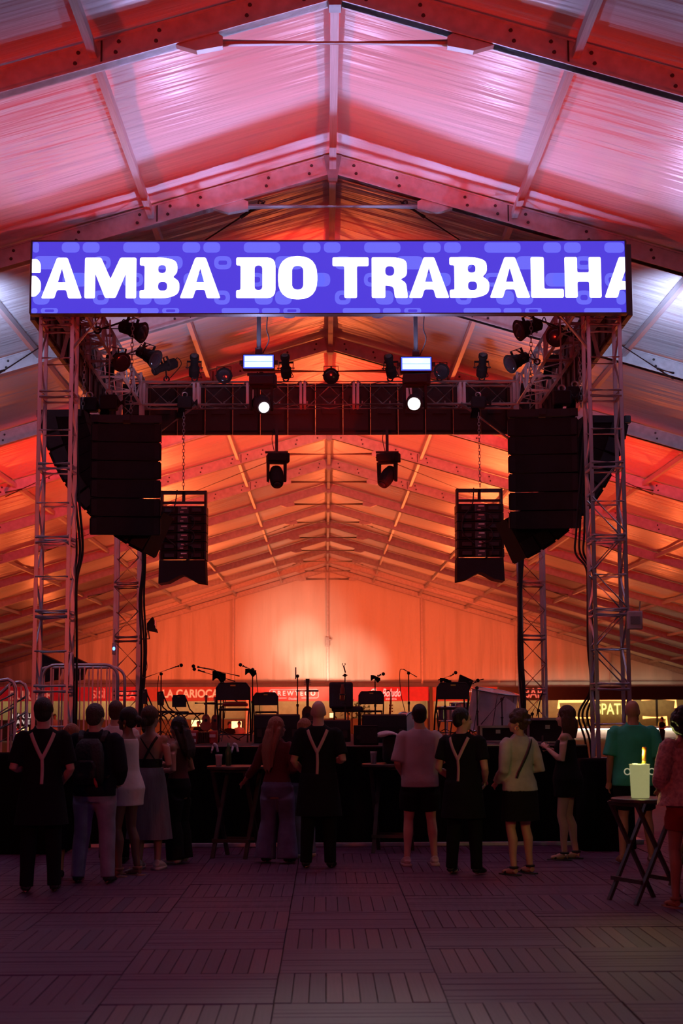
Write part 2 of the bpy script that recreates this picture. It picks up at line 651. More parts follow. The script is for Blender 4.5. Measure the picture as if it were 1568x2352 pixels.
# ---- wind-bracing cables under the roof
brace_spots = [(1, 0.9, 5.6), (3, 1.2, 7.4), (5, 1.2, 8.6), (8, 1.2, 9.4), (11, 1.2, 10.5)]
where = ['just above the wide screen', 'behind the screen', 'above the hanging moving lights', 'in the middle of the hall', 'near the far gable']
for (n, da, db), wh in zip(brace_spots, where):
    n = n + 2
    for s in (-1, 1):
        side = 'left' if s < 0 else 'right'
        ya, yb = FRAME_Y[n] - 0.1 if n == 3 else FRAME_Y[n], FRAME_Y[n + 1]
        a = Vector((X0 + s * da, ya + 0.12, roof_z(X0 + s * da) - 0.36))
        c = Vector((X0 + s * db, yb - 0.12, roof_z(X0 + s * db) - 0.33))
        t = thing('bracing_cable', 'thin steel bracing cable under the %s roof slope %s' % (side, wh), 'cable', a)
        rod('wire', a, c, 0.011, 'dark_bolt', t)
        d = (c - a).normalized()
        rod('turnbuckle', a + d * 0.15, a + d * 0.5, 0.026, 'dark_bolt', t)
        u, v, w = basis(d)
        MB().torus(0.05, 0.012, Matrix.Translation(a + d * 0.08) @ Matrix((u, v, w)).transposed().to_4x4(), 10, 5).build('shackle', 'dark_bolt', t)
        b2 = a.lerp(c, 0.93)
        rod('hook', b2, c + Vector((0, 0, 0.1)), 0.02, 'dark_bolt', t)

# ---- back wall: gable of fabric between posts
wall_back = thing('wall_back', 'gable wall of white fabric panels between metal posts', 'wall', (X0, GABLE_Y, 2.7), kind='structure')
GZ = 2.62
xs = [X0 + 4.93 * k for k in range(-4, 5)]
for k in range(len(xs) - 1):
    xa, xb = xs[k], xs[k + 1]
    nx, nz = 26, 16
    vs_, fs = [], []
    for j in range(nz + 1):
        for i in range(nx + 1):
            x = xa + (xb - xa) * i / nx
            top = max(roof_z(x) - 0.1, GZ + 0.05)
            z = GZ + (top - GZ) * j / nz
            e = min(1, 6 * min(i / nx, 1 - i / nx))
            y = GABLE_Y + 0.12 + e * (0.12 * mnoise.noise(Vector((x * 2.6, z * 0.25, k))) + 0.06 * mnoise.noise(Vector((x * 0.7, z * 0.3, k + 9))))
            vs_.append((x, y, z))
    for j in range(nz):
        for i in range(nx):
            a = j * (nx + 1) + i
            fs.append((a, a + 1, a + nx + 2, a + nx + 1))
    MB().add(vs_, fs).build('fabric_panel', 'gable_fabric', wall_back, smooth=True)
for x in xs[1:-1]:
    MB().box((x, GABLE_Y + 0.02, (GZ + roof_z(x)) / 2 - 0.1), (0.12, 0.14, roof_z(x) - GZ - 0.1)).build('post', 'tent_metal', wall_back, bevel=0.01)
    MB().box((x, GABLE_Y + 0.02, 1.31), (0.12, 0.14, 2.62)).build('post', 'tent_metal', wall_back, bevel=0.01)
    if abs(x - X0) < 1:
        MB().box((x - 0.02, GABLE_Y - 0.09, 5.0), (0.22, 0.1, 0.5)).box((x + 0.12, GABLE_Y - 0.12, 5.1), (0.14, 0.08, 0.1)).build('latch_box', 'dull_steel', wall_back, bevel=0.01)
MB().box((X0, GABLE_Y + 0.0, GZ), (39.4, 0.12, 0.10)).build('base_rail', 'tent_metal', wall_back)
MB().box((X0, GABLE_Y + 0.02, GZ + 0.26), (39.4, 0.05, 0.035)).build('tension_rail', 'dull_steel', wall_back)
MB().box((X0, GABLE_Y + 0.05, GZ - 0.16), (39.4, 0.02, 0.24)).build('valance', 'gable_fabric', wall_back)
# ================================================================== food stalls and bar along the far gable
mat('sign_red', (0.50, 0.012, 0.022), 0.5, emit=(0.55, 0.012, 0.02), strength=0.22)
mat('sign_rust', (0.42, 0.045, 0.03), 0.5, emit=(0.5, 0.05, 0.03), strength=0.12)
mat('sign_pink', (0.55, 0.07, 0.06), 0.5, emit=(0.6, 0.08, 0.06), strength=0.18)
mat('sign_dark', (0.035, 0.012, 0.01), 0.5)
mat('letter_cream', (0.85, 0.66, 0.42), 0.5, emit=(0.9, 0.62, 0.36), strength=0.35)
mat('letter_pink', (0.85, 0.30, 0.22), 0.5, emit=(0.9, 0.28, 0.2), strength=0.35)
mat('letter_white', (0.8, 0.7, 0.7), 0.5, emit=(0.9, 0.75, 0.7), strength=0.6)
mat('stall_wall', (0.30, 0.26, 0.12), 0.7)
mat('stall_counter', (0.10, 0.08, 0.06), 0.6)
mat('stall_post', (0.02, 0.02, 0.022), 0.5)
mat('tube_white', (0.5, 0.5, 0.5), 0.4, emit=(1.0, 0.86, 0.66), strength=9.0)
mat('neon_orange', (0.4, 0.2, 0.1), 0.4, emit=(1.0, 0.40, 0.10), strength=2.8)
mat('neon_yellow', (0.4, 0.4, 0.1), 0.4, emit=(1.0, 0.78, 0.22), strength=1.5)
mat('menu_lit', (0.4, 0.3, 0.2), 0.5, emit=(1.0, 0.66, 0.26), strength=2.2)
mat('bar_white', (0.75, 0.70, 0.64), 0.5)
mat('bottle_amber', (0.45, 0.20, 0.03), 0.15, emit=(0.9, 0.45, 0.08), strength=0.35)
mat('bottle_green', (0.05, 0.12, 0.04), 0.15)

SY = 78.4
stalls = [
    # px range, fascia material, text, text px centre, size, text material, label
    (-150, 170, 'sign_red', 'BURGER', (71, 1598), 0.62, 'letter_pink', 'stall with a red sign reading BURGER at the far left'),
    (172, 332, 'sign_red', None, None, 0, None, 'stall with a red sign reading SISI PIZZA'),
    (334, 566, 'sign_rust', 'LA CARIOCA', (437, 1594), 0.56, 'letter_cream', 'stall with a rust red sign reading LA CARIOCA in cream'),
    (572, 798, 'sign_pink', 'BREWTECO', (675, 1593), 0.34, 'letter_white', 'stall with a sign reading BREWTECO inside a white outline'),
    (800, 985, 'sign_red', 'Che Boludo', (884, 1592), 0.56, 'letter_white', 'stall with a red sign reading Che Boludo in slanted letters'),
    (993, 1142, 'sign_rust', 'HOS', (1092, 1589), 0.52, 'letter_white', 'stall with a rust sign whose letters HOS show past the drums'),
]
for (xa, xb, fm, txt, tc_, ts, tm, lab) in stalls:
    A, B = W(xa, 1578, SY), W(xb, 1610, SY)
    zt, zb = A.z, B.z
    cx, w = (A.x + B.x) / 2, B.x - A.x
    t = thing('food_stall', lab, 'stall', (cx, SY, 0), group='food stalls along the gable')
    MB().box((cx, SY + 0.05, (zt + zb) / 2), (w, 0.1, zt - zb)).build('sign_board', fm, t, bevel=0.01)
    MB().box((cx, SY + 1.9, 1.25), (w, 0.06, 2.5)).build('back_wall', 'stall_wall', t)
    MB().box((cx, SY + 0.35, 0.52), (w * 0.96, 0.6, 1.04)).build('counter', 'stall_counter', t, bevel=0.01)
    MB().box((cx, SY + 1.0, zt - 0.02), (w, 1.8, 0.05)).build('canopy', 'stall_counter', t)
    for xx in (A.x + 0.04, B.x - 0.04):
        MB().box((xx, SY + 1.0, 1.25), (0.05, 1.7, 2.5)).build('side_wall', 'stall_wall', t)
    MB().cyl((A.x + 0.3, SY + 0.6, zt - 0.12), (B.x - 0.3, SY + 0.6, zt - 0.12), 0.03, seg=8).build('light_tube', 'tube_white', t)
    lp = area('stall_light', (cx, SY + 0.7, zt - 0.15), (cx, SY + 1.6, 0.4), 34, WARM, w * 0.8, 0.15)
    if txt:
        p = W(tc_[0], tc_[1], SY)
        text('lettering', txt, tm, t, wall_frame((p.x, SY - 0.006, p.z)), ts, offset=0.012 if txt in ('LA CARIOCA', 'BURGER') else 0.004,
             sx={'LA CARIOCA': 0.86, 'BURGER': 0.95, 'BREWTECO': 0.92, 'Che Boludo': 0.58, 'HOS': 0.8}[txt], shear=0.3 if 'Che' in txt else 0, gap=1.45 if txt == 'BREWTECO' else 1.0)
    else:
        p = W(226, 1596, SY)
        text('lettering', 'SÌSÌ', 'letter_pink', t, wall_frame((p.x, SY - 0.006, p.z)), 0.55, 0.006, sx=0.9)
        p = W(283, 1598, SY)
        text('lettering', 'PIZZA', 'letter_pink', t, wall_frame((p.x, SY - 0.006, p.z)), 0.42, 0.004, sx=1.05)
    if txt == 'BREWTECO':
        # rounded outline round the name, open below for the small line
        a, c = W(619, 1584, SY), W(731, 1603, SY)
        pts = []
        for (qx, qz, a0) in ((c.x - 0.1, a.z - 0.1, PI / 2), (c.x - 0.1, c.z + 0.1, 0)):
            pts += [(qx + 0.1 * math.cos(a0 - i * PI / 8), SY - 0.012, qz + 0.1 * math.sin(a0 - i * PI / 8)) for i in range(5)]
        g = W(692, 1603, SY)
        right = [((a.x + c.x) / 2, SY - 0.012, a.z)] + pts + [(g.x, SY - 0.012, c.z)]
        mx = (a.x + c.x) / 2
        MB().tube(right, 0.012, 6).tube([(2 * mx - q[0] + 0.0, q[1], q[2]) for q in right], 0.012, 6).build('outline', 'letter_white', t)
        p = W(672, 1605, SY)
        text('lettering', 'Desde', 'letter_white', t, wall_frame((p.x, SY - 0.006, p.z)), 0.16, 0.0)
    if txt and 'Che' in txt:
        p = W(898, 1606, SY)
        text('lettering', 'IMPORTA', 'letter_white', t, wall_frame((p.x, SY - 0.006, p.z)), 0.13, 0.0)

# lit menus and counters
for (xa, ya, xb, yb, lab) in ((36, 1668, 66, 1700, 'small glowing menu panel behind the stair rail'), (438, 1652, 470, 1670, 'glowing menu panel behind the folding chairs'),
                              (530, 1655, 556, 1680, 'glowing panel seen under the big folding chair'), (755, 1636, 767, 1650, 'small lit panel behind the bald waiter')):
    A, B = W(xa, ya, SY - 0.1), W(xb, yb, SY - 0.1)
    c = ((A.x + B.x) / 2, SY - 0.1, (A.z + B.z) / 2)
    t = thing('menu_panel', lab, 'panel', (c[0], c[1], 0), group='lit menus on the stall counters')
    MB().box(c, (B.x - A.x, 0.05, A.z - B.z)).build('frame', 'stall_post', t, bevel=0.01)
    MB().box((c[0], c[1] - 0.028, c[2]), (B.x - A.x - 0.08, 0.01, A.z - B.z - 0.08)).build('lit_face', 'menu_lit', t)
    if xa > 40:
        MB().box((c[0], c[1], (B.z) / 2), (0.08, 0.06, B.z)).build('post', 'stall_post', t)
    else:
        MB().box((c[0], c[1], (B.z) / 2), (0.08, 0.06, B.z)).build('post', 'stall_post', t)
        p = W(50, 1652, SY - 0.1)
        text('lettering', 'MA QU\nLA VIE', 'letter_white', t, wall_frame((p.x, SY - 0.12, p.z)), 0.30, 0.006)
        MB().box((p.x, SY - 0.09, p.z), (0.9, 0.03, 0.62)).build('sign_board', 'stall_post', t)

# dark stall posts
for px, m_, lab in ((569, 'dull_steel', 'thin grey post between the LA CARIOCA and BREWTECO stalls'), (989, 'stall_post', 'black square post right of the Che Boludo stall')):
    p = W(px, 1578, SY - 0.25)
    b = MB().box((p.x, SY - 0.25, p.z / 2), (0.16, 0.12, p.z)).box((p.x, SY - 0.25, 0.02), (0.3, 0.25, 0.04))
    tag(b.build('stall_post', m_, None, bevel=0.01), lab, 'post')

# ---- the bar on the right
A, B = W(1145, 1578, SY), W(1620, 1607, SY)
cx, w = (A.x + B.x) / 2, B.x - A.x
bar = thing('bar', 'long bar with dark BAR sign, glowing white counter and orange neon lines', 'bar', (cx, SY, 0))
MB().box((cx, SY + 0.05, (A.z + B.z) / 2), (w, 0.1, A.z - B.z)).build('sign_board', 'sign_dark', bar, bevel=0.01)
MB().box((cx, SY + 2.2, 1.3), (w, 0.06, 2.6)).build('back_wall', 'stall_wall', bar)
MB().box((A.x + 0.05, SY + 1.1, 1.25), (0.06, 2.1, 2.5)).build('side_wall', 'stall_wall', bar)
p = W(1225, 1593, SY)
text('lettering', 'BAR', 'letter_pink', bar, wall_frame((p.x, SY - 0.006, p.z)), 0.68, 0.010, sx=0.8)
ca, cb = W(1262, 1671, SY + 0.3), W(1560, 1672, SY + 0.3)
MB().box(((ca.x + cb.x) / 2, SY + 0.6, ca.z), (cb.x - ca.x, 0.8, 0.07)).build('counter_top', 'bar_white', bar, bevel=0.01)
MB().box(((ca.x + cb.x) / 2, SY + 0.65, ca.z / 2 - 0.03), (cb.x - ca.x - 0.2, 0.5, ca.z - 0.08)).build('counter_front', 'bar_white', bar, bevel=0.01)
MB().cyl((ca.x + 0.1, SY + 0.28, ca.z - 0.09), (cb.x - 0.1, SY + 0.28, ca.z - 0.09), 0.03, seg=8).build('counter_tube', 'tube_white', bar)
lines = [[(1283, 1628), (1283, 1611), (1358, 1610)], [(1318, 1649), (1360, 1649), (1360, 1606), (1452, 1607)], [(1473, 1606), (1551, 1606), (1551, 1626)],
         [(1476, 1648), (1530, 1648), (1530, 1667)]]
for ln in lines:
    MB().tube([W(x, y, SY + 1.2) for x, y in ln], 0.075, 8).build('neon_tube', 'neon_orange', bar)
p = W(1413, 1630, SY + 1.9)
text('neon_lettering', 'SPATEN', 'neon_yellow', bar, wall_frame((p.x, p.y, p.z)), 0.80, 0.006, sx=0.72)
for px in (1362, 1507):
    q = W(px, 1600, SY + 1.15)
    MB().box((q.x, q.y, 1.25), (0.1, 0.1, 2.5)).build('post', 'stall_post', bar)
area('bar_light', (cx, SY + 0.9, 2.35), (cx, SY + 1.9, 1.2), 55, WARM, w * 0.8, 0.2)
bottle_px = [(1268, 'left end'), (1275, 'left end'), (1332, 'middle'), (1340, 'middle'), (1347, 'middle'), (1354, 'middle'), (1513, 'right end'), (1520, 'right end'), (1527, 'right end')]
ORD = ['leftmost', 'rightmost', 'leftmost', 'second from left', 'third from left', 'rightmost', 'leftmost', 'middle one', 'rightmost']
for i, (px, wh) in enumerate(bottle_px):
    q = W(px, 1670, SY + 0.5)
    h = 0.24 + 0.05 * ((i * 7) % 3)
    M = Matrix.Translation((q.x, SY + 0.5, ca.z + 0.035))
    b = MB().lathe([(0.045, 0), (0.05, 0.02), (0.05, h * 0.58), (0.018, h * 0.78), (0.018, h)], 10, M)
    tag(b.build('bottle', ('bottle_amber', 'bottle_green', 'bottle_amber')[i % 3], None, smooth=True),
        '%s bottle, %s in the cluster on the %s of the glowing bar counter' % (('amber', 'green', 'amber')[i % 3], ORD[i], wh), 'bottle', 'bottles on the bar counter')
# ================================================================== stage, truss towers, screens
TC = 0.08                      # stage axis
TX = 3.4975                      # half spacing of the towers
TY0, TY1 = 19.52, 26.80        # front and rear tower depth
DECK = 1.20
TW = 0.40                      # tower truss width

stage = thing('stage', 'black stage platform with a pleated black skirt', 'stage', (TC, 19.2, 0))
sx0, sx1, sy0, sy1 = TC - 3.12, TC + 3.12, 19.2, 27.3
for i in range(6):
    for j in range(4):
        xa, xb = sx0 + (sx1 - sx0) * i / 6, sx0 + (sx1 - sx0) * (i + 1) / 6
        ya, yb = sy0 + (sy1 - sy0) * j / 4, sy0 + (sy1 - sy0) * (j + 1) / 4
        block('deck_panel', ((xa + xb) / 2, (ya + yb) / 2, DECK - 0.05), (xb - xa - 0.008, yb - ya - 0.008, 0.1), 'stage_deck', stage)
        for (px_, py_) in ((xa + 0.1, ya + 0.15), (xb - 0.1, yb - 0.1)):
            pass
for (xx, yy) in [(a, b) for a in (sx0 + 0.2, TC, sx1 - 0.2) for b in (19.5, 23.2, 27.0)]:
    rod('leg', (xx, yy, 0), (xx, yy, DECK - 0.1), 0.03, 'dull_steel', stage)
# pleated skirts
def skirt(p0, p1, z0, z1, parent, name='skirt', material='black_cloth', amp=0.02, pitch=0.22):
    p0, p1 = Vector(p0), Vector(p1)
    L = (p1 - p0).length
    d = (p1 - p0) / L
    nrm = Vector((d.y, -d.x, 0))
    n = max(8, int(L / 0.05))
    top, bot = [], []
    for i in range(n + 1):
        t = L * i / n
        o = math.sin(2 * PI * t / pitch + math.sin(t * 3)) * amp
        q = p0 + d * t
        top.append((q.x + nrm.x * o * 0.4, q.y + nrm.y * o * 0.4, z1))
        bot.append((q.x + nrm.x * o, q.y + nrm.y * o, z0))
    vs_ = top + bot
    fs = [(i, i + 1, n + 1 + i + 1, n + 1 + i) for i in range(n)]
    return MB().add(vs_, fs).build(name, material, parent, smooth=True)


skirt((sx0, sy0 - 0.03, 0), (sx1, sy0 - 0.03, 0), 0.03, DECK - 0.02, stage)
skirt((sx0 - 0.02, sy1, 0), (sx0 - 0.02, sy0, 0), 0.03, DECK - 0.02, stage)
skirt((sx1 + 0.02, sy0, 0), (sx1 + 0.02, sy1, 0), 0.03, DECK - 0.02, stage)
MB().box((TC, sy0 - 0.10, 0.025), (sx1 - sx0, 0.05, 0.05)).build('base_rail', 'alu', stage, bevel=0.008)
MB().box((TC, sy0 - 0.015, DECK + 0.004), (sx1 - sx0, 0.04, 0.012)).build('edge_strip', 'dull_steel', stage)


def truss(name, label, a, b, w, up, skip=(), sect=1.0, material='alu', zig=(), group=None, half=0.5, root=None):
    """square truss from a to b: four chords, ladder rungs, zigzag braces on the faces listed in zig, joint collars"""
    a, b, up = Vector(a), Vector(b), Vector(up)
    t = root or thing(name, label, 'truss', a, group=group)
    d = (b - a)
    L = d.length
    d.normalize()
    u = (up - d * up.dot(d)).normalized()
    v = d.cross(u)
    h = w / 2
    cor = [(-h, -h), (h, -h), (h, h), (-h, h)]
    P = lambda k, s: a + d * s + u * cor[k][0] + v * cor[k][1]
    for k in range(4):
        rod('chord', P(k, 0), P(k, L), 0.026, material, t)
    ns = max(1, round(L / sect))
    sl = L / ns
    for i in range(ns + 1):
        s = min(max(i * sl, 0.03), L - 0.03)
        for k in range(4):
            for off in ((-0.035, 0.035) if 0 < i < ns else (0,)):
                rod('rung', P(k, s + off), P((k + 1) % 4, s + off), 0.022, material, t)
    for i in range(ns):
        for k in range(4):
            if k in zig:
                m = 2
                for j in range(m):
                    s0, s1 = i * sl + 0.05 + (sl - 0.1) * j / m, i * sl + 0.05 + (sl - 0.1) * (j + 1) / m
                    kk, k2 = (k, (k + 1) % 4) if (j % 2 == 0) else ((k + 1) % 4, k)
                    rod('brace', P(kk, s0), P(k2, s1), 0.013, material, t)
            else:
                rod('rung', P(k, (i + 0.5) * sl), P((k + 1) % 4, (i + 0.5) * sl), 0.014, material, t)
    return t


towers = {}
for (sx, nm) in ((-1, 'left'), (1, 'right')):
    for (Y, fr_) in ((TY0, 'front'), (TY1, 'rear')):
        x = TC + sx * TX
        ww = TW
        # faces: up=x axis, d=z, v=d x u = y. corner order (-x,-y),(x,-y),(x,y),(-x,y): face 0 front, 1 right, 2 back, 3 left
        if fr_ == 'front':
            zig = (1, 3) if sx < 0 else (1, 3)
        else:
            zig = (0, 2)
        t = truss('truss_tower', 'aluminium truss tower at the %s %s corner of the stage' % (fr_, nm), (x, Y, 0.06), (x, Y, 7.5), ww, (1, 0, 0), zig=zig, sect=0.96)
        if fr_ == 'front' and sx > 0:
            # the lower front face of this tower carries double diagonals
            for i in range(6):
                z0 = 1.0 + 0.96 * i * 0.5
                xa, xb = (x - ww / 2, x + ww / 2) if i % 2 else (x + ww / 2, x - ww / 2)
                for yy in (Y - ww / 2, Y + ww / 2):
                    rod('brace', (xa, yy, z0 + 0.95), (xb, yy, z0 + 1.38), 0.015, 'alu', t)
        MB().box((x, Y, 0.03), (0.6, 0.7, 0.06)).build('base_plate', 'dull_steel', t, bevel=0.01)
        towers[(sx, fr_)] = t

RZ = 7.13
RW = 0.40
truss('roof_truss', 'aluminium truss of the stage roof along the rear edge, carrying lamps', (TC - TX + 0.23, TY1, RZ), (TC + TX - 0.23, TY1, RZ), RW, (0, 0, 1), zig=(0, 1, 2, 3), sect=0.98)
truss('roof_truss', 'aluminium truss of the stage roof hidden behind the wide screen', (TC - TX + 0.23, TY0, RZ), (TC + TX - 0.23, TY0, RZ), RW, (0, 0, 1), zig=(0, 1, 2, 3), sect=0.98)
for sx, nm in ((-1, 'left'), (1, 'right')):
    x = TC + sx * TX
    t = truss('roof_truss', 'aluminium side truss of the stage roof on the %s' % nm, (x, TY0 + 0.23, RZ), (x, TY1 - 0.23, RZ), RW, (0, 0, 1), zig=(0, 1, 2, 3), sect=1.1)
    # corner struts between the towers and the cross trusses
    rod('corner_strut', (x - sx * 0.2, TY0 - 0.18, 6.22), (x - sx * 0.78, TY0 - 0.18, 6.92), 0.028, 'alu', t)
    rod('corner_strut', (x - sx * 0.2, TY1 - 0.2, 6.18), (x - sx * 1.2, TY1 - 0.2, 6.94), 0.03, 'alu', t)
    rod('corner_strut', (x, TY0 + 0.22, 6.2), (x, TY0 + 0.95, 6.92), 0.028, 'alu', t)

# ---- the wide LED screen
LY = 19.0
LA, LB = W(75, 555.5, LY), W(1438, 718, LY)
lx0, lx1, lz0, lz1 = LA.x, LB.x, LB.z, LA.z
LWid, LHei = lx1 - lx0, lz1 - lz0
led = thing('led_screen', 'wide blue LED screen showing SAMBA DO TRABALHA in white', 'screen', (TC, LY, lz0))
for i in range(8):
    xa = lx0 + LWid * i / 8
    b = MB().box((xa + LWid / 16, LY + 0.06, (lz0 + lz1) / 2), (LWid / 8 - 0.003, 0.10, LHei))
    for k in (-1, 0, 1):
        b.box((xa + LWid / 16 + k * LWid / 22, LY + 0.125, (lz0 + lz1) / 2), (0.03, 0.03, LHei * 0.94))
    b.build('cabinet', 'black_metal', led)
MB().box(((lx0 + lx1) / 2, LY + 0.004, (lz0 + lz1) / 2), (LWid, 0.008, LHei)).build('screen_face', 'led_blue', led)


def L2(px, py):
    """photo pixel on the screen -> screen x, z"""
    return (lx0 + (px - 75) / 1363.0 * LWid, lz1 - (py - 555.5 - (px - 75) * -0.0015) / 162.5 * LHei)


def fill_shape(name, contours, material, parent, y, depth=0.003):
    """flat print: closed contours (holes by even-odd) on the plane y, given as (x, z) in world space"""
    cu = bpy.data.curves.new(name, 'CURVE')
    cu.dimensions = '2D'
    cu.fill_mode = 'BOTH'
    cu.extrude = depth / 2
    for pts in contours:
        sp = cu.splines.new('POLY')
        sp.points.add(len(pts) - 1)
        for p, q in zip(sp.points, pts):
            p.co = (q[0], q[1], 0, 1)
        sp.use_cyclic_u = True
    SHAPES.append((name, cu, material, parent, Matrix.Translation((0, y, 0)) @ Matrix.Rotation(PI / 2, 4, 'X')))


SHAPES = []


def flush_shapes():
    made = []
    for (name, cu, material, parent, M) in SHAPES:
        o = bpy.data.objects.new(name, cu)
        C.objects.link(o)
        made.append(o)
    bpy.context.view_layer.update()
    dg = bpy.context.evaluated_depsgraph_get()
    for o, (name, cu, material, parent, M) in zip(made, SHAPES):
        me = bpy.data.meshes.new_from_object(o.evaluated_get(dg))
        me.name = name
        me.materials.clear()
        me.materials.append(MATS[material])
        link(bpy.data.objects.new(name, me), parent, M)
    for o in made:
        bpy.data.objects.remove(o)


def round_poly(pts, r, n=4):
    out = []
    m = len(pts)
    for i in range(m):
        p = Vector(pts[i][:2])
        rr = pts[i][2] if len(pts[i]) > 2 else r
        a, b = Vector(pts[i - 1][:2]), Vector(pts[(i + 1) % m][:2])
        da, db = (a - p), (b - p)
        q = min(rr, da.length * 0.49, db.length * 0.49)
        if q < 0.3:
            out.append((p.x, p.y))
            continue
        A, B = p + da.normalized() * q, p + db.normalized() * q
        for k in range(n + 1):
            t = k / n
            c = A * (1 - t) ** 2 + p * 2 * t * (1 - t) + B * t * t
            out.append((c.x, c.y))
    return out


def rr(x0, y0, x1, y1, r):
    return round_poly([(x0, y0, r), (x1, y0, r), (x1, y1, r), (x0, y1, r)], r, 6)


# letters drawn in a cell with y up, in photo pixels
def glyph(ch):
    if ch == 'A':
        return [round_poly([(0, 0), (35, 92), (59, 92), (93, 0), (62, 0), (57, 19), (36, 19), (30, 0)], 4), round_poly([(37.5, 36), (55.5, 36), (46.5, 68)], 1)], 93
    if ch == 'M':
        return [round_poly([(0, 0), (0, 92), (37, 92), (59, 44), (81, 92), (118, 92), (118, 0), (94, 0), (94, 56), (71, 1), (47, 1), (24, 56), (24, 0)], 4)], 118
    if ch == 'B':
        return [round_poly([(0, 0), (0, 18), (11, 18), (11, 74), (0, 74), (0, 92), (60, 92, 22), (86, 84, 18), (86, 58, 14), (76, 48, 3), (91, 38, 14), (91, 10, 20), (64, 0, 24)], 4),
                rr(42, 57, 60, 75, 8), rr(42, 17, 63, 37, 9)], 91
    if ch == 'D':
        return [round_poly([(0, 0), (0, 18), (10, 18), (10, 74), (0, 74), (0, 92), (50, 92, 40), (90, 92, 44), (90, 0, 44), (50, 0, 40)], 4), rr(42, 18, 60, 74, 14)], 90
    if ch == 'O':
        return [rr(0, -3, 90, 95, 44), rr(32, 19, 58, 73, 18)], 90
    if ch == 'T':
        return [round_poly([(0, 72), (0, 92), (83, 92), (83, 72), (56, 72), (56, 0), (27, 0), (27, 72)], 4)], 83
    if ch == 'R':
        return [round_poly([(0, 0), (0, 92), (56, 92, 24), (81, 86, 20), (81, 50, 18), (66, 42, 3), (79, 34, 12), (83, 0), (53, 0), (50, 26, 8), (31, 28, 2), (31, 0)], 4), rr(31, 50, 52, 72, 10)], 83
    if ch == 'L':
        return [round_poly([(0, 0), (0, 92), (30, 92), (30, 20), (74, 20), (74, 0)], 4)], 74
    if ch == 'H':
        return [round_poly([(0, 0), (0, 92), (29, 92), (29, 57), (56, 57), (56, 92), (84, 92), (84, 0), (56, 0), (56, 36), (29, 36), (29, 0)], 4)], 84


BASE = 684
for ch, x0, x1 in (('A', 97, 190), ('M', 196, 314), ('B', 322, 413), ('A', 414, 507), ('D', 543, 633), ('O', 639, 729), ('T', 764, 847), ('R', 854, 937), ('A', 939, 1032),
                   ('B', 1033, 1124), ('A', 1125, 1218), ('L', 1220, 1295), ('H', 1298, 1382)):
    cs, w = glyph(ch)
    base = BASE - (x0 - 75) * 0.0015
    fill_shape('letter', [[L2(x0 + q[0] * (x1 - x0) / w, base - q[1]) for q in c] for c in cs], 'led_white', led, LY - 0.006)
# the cut letters at both ends
fill_shape('letter', [[L2(q[0], q[1]) for q in round_poly([(75, 595, 1), (88, 595, 8), (95, 606, 6), (95, 626, 3), (75, 626, 1)], 2)]], 'led_white', led, LY - 0.006)
fill_shape('letter', [[L2(q[0], q[1]) for q in round_poly([(75, 633, 1), (84, 633, 6), (96, 645, 10), (96, 668, 12), (84, 680, 8), (75, 680, 1)], 2)]], 'led_white', led, LY - 0.006)
fill_shape('letter', [[L2(q[0], q[1]) for q in round_poly([(1389, 682), (1424, 590), (1437.5, 590, 0), (1437.5, 622, 0), (1429, 644, 0), (1437.5, 645, 0), (1437.5, 664, 0), (1424, 664), (1419, 682)], 4)]],
           'led_white', led, LY - 0.006)


def pill(x0, y0, x1, y1, ring=0):
    x0, x1 = max(x0, 75.5), min(x1, 1437.5)
    y0, y1 = max(y0, 556.5), min(y1, 717.5)
    if x1 - x0 < 6 or y1 - y0 < 5:
        return
    cs = [rr(x0, y0, x1, y1, 17)]
    if ring:
        cs.append(rr(x0 + ring, y0 + ring, x1 - ring, y1 - ring, 9))
    fill_shape('screen_graphic', [[L2(*q) for q in c] for c in cs], 'led_pale', led, LY - 0.002)


for k in range(-1, 6):
    o = 277 * k
    pill(142 + o, 540, 183 + o, 580)
    pill(190 + o, 540, 229 + o, 580)
    pill(283 + o, 540, 367 + o, 580)
    pill(355 + o, 588, 420 + o, 618)
    pill(492 + o - 277, 588, 532 + o - 277, 618, 10)
    pill(145 + o, 626, 205 + o, 657)
    pill(425 + o - 277 + 14, 626, 470 + o - 277, 657)
    pill(282 + o, 626, 330 + o, 657, 9)
    pill(215 + o, 666, 252 + o, 698, 10)
    pill(308 + o, 666, 350 + o, 698)
    pill(355 + o, 666, 394 + o, 698)
    pill(233 + o, 706, 319 + o, 730)
    pill(325 + o, 706, 366 + o, 730)
    pill(374 + o, 706, 413 + o, 730, 9)
# dark frame round the screen
b = MB()
b.box(((lx0 + lx1) / 2, LY + 0.05, lz1 + 0.008), (LWid + 0.03, 0.13, 0.016)).box(((lx0 + lx1) / 2, LY + 0.05, lz0 - 0.008), (LWid + 0.03, 0.13, 0.016))
b.box((lx0 - 0.012, LY + 0.05, (lz0 + lz1) / 2), (0.02, 0.13, LHei)).box((lx1 + 0.012, LY + 0.05, (lz0 + lz1) / 2), (0.02, 0.13, LHei))
b.build('frame', 'black_metal', led)

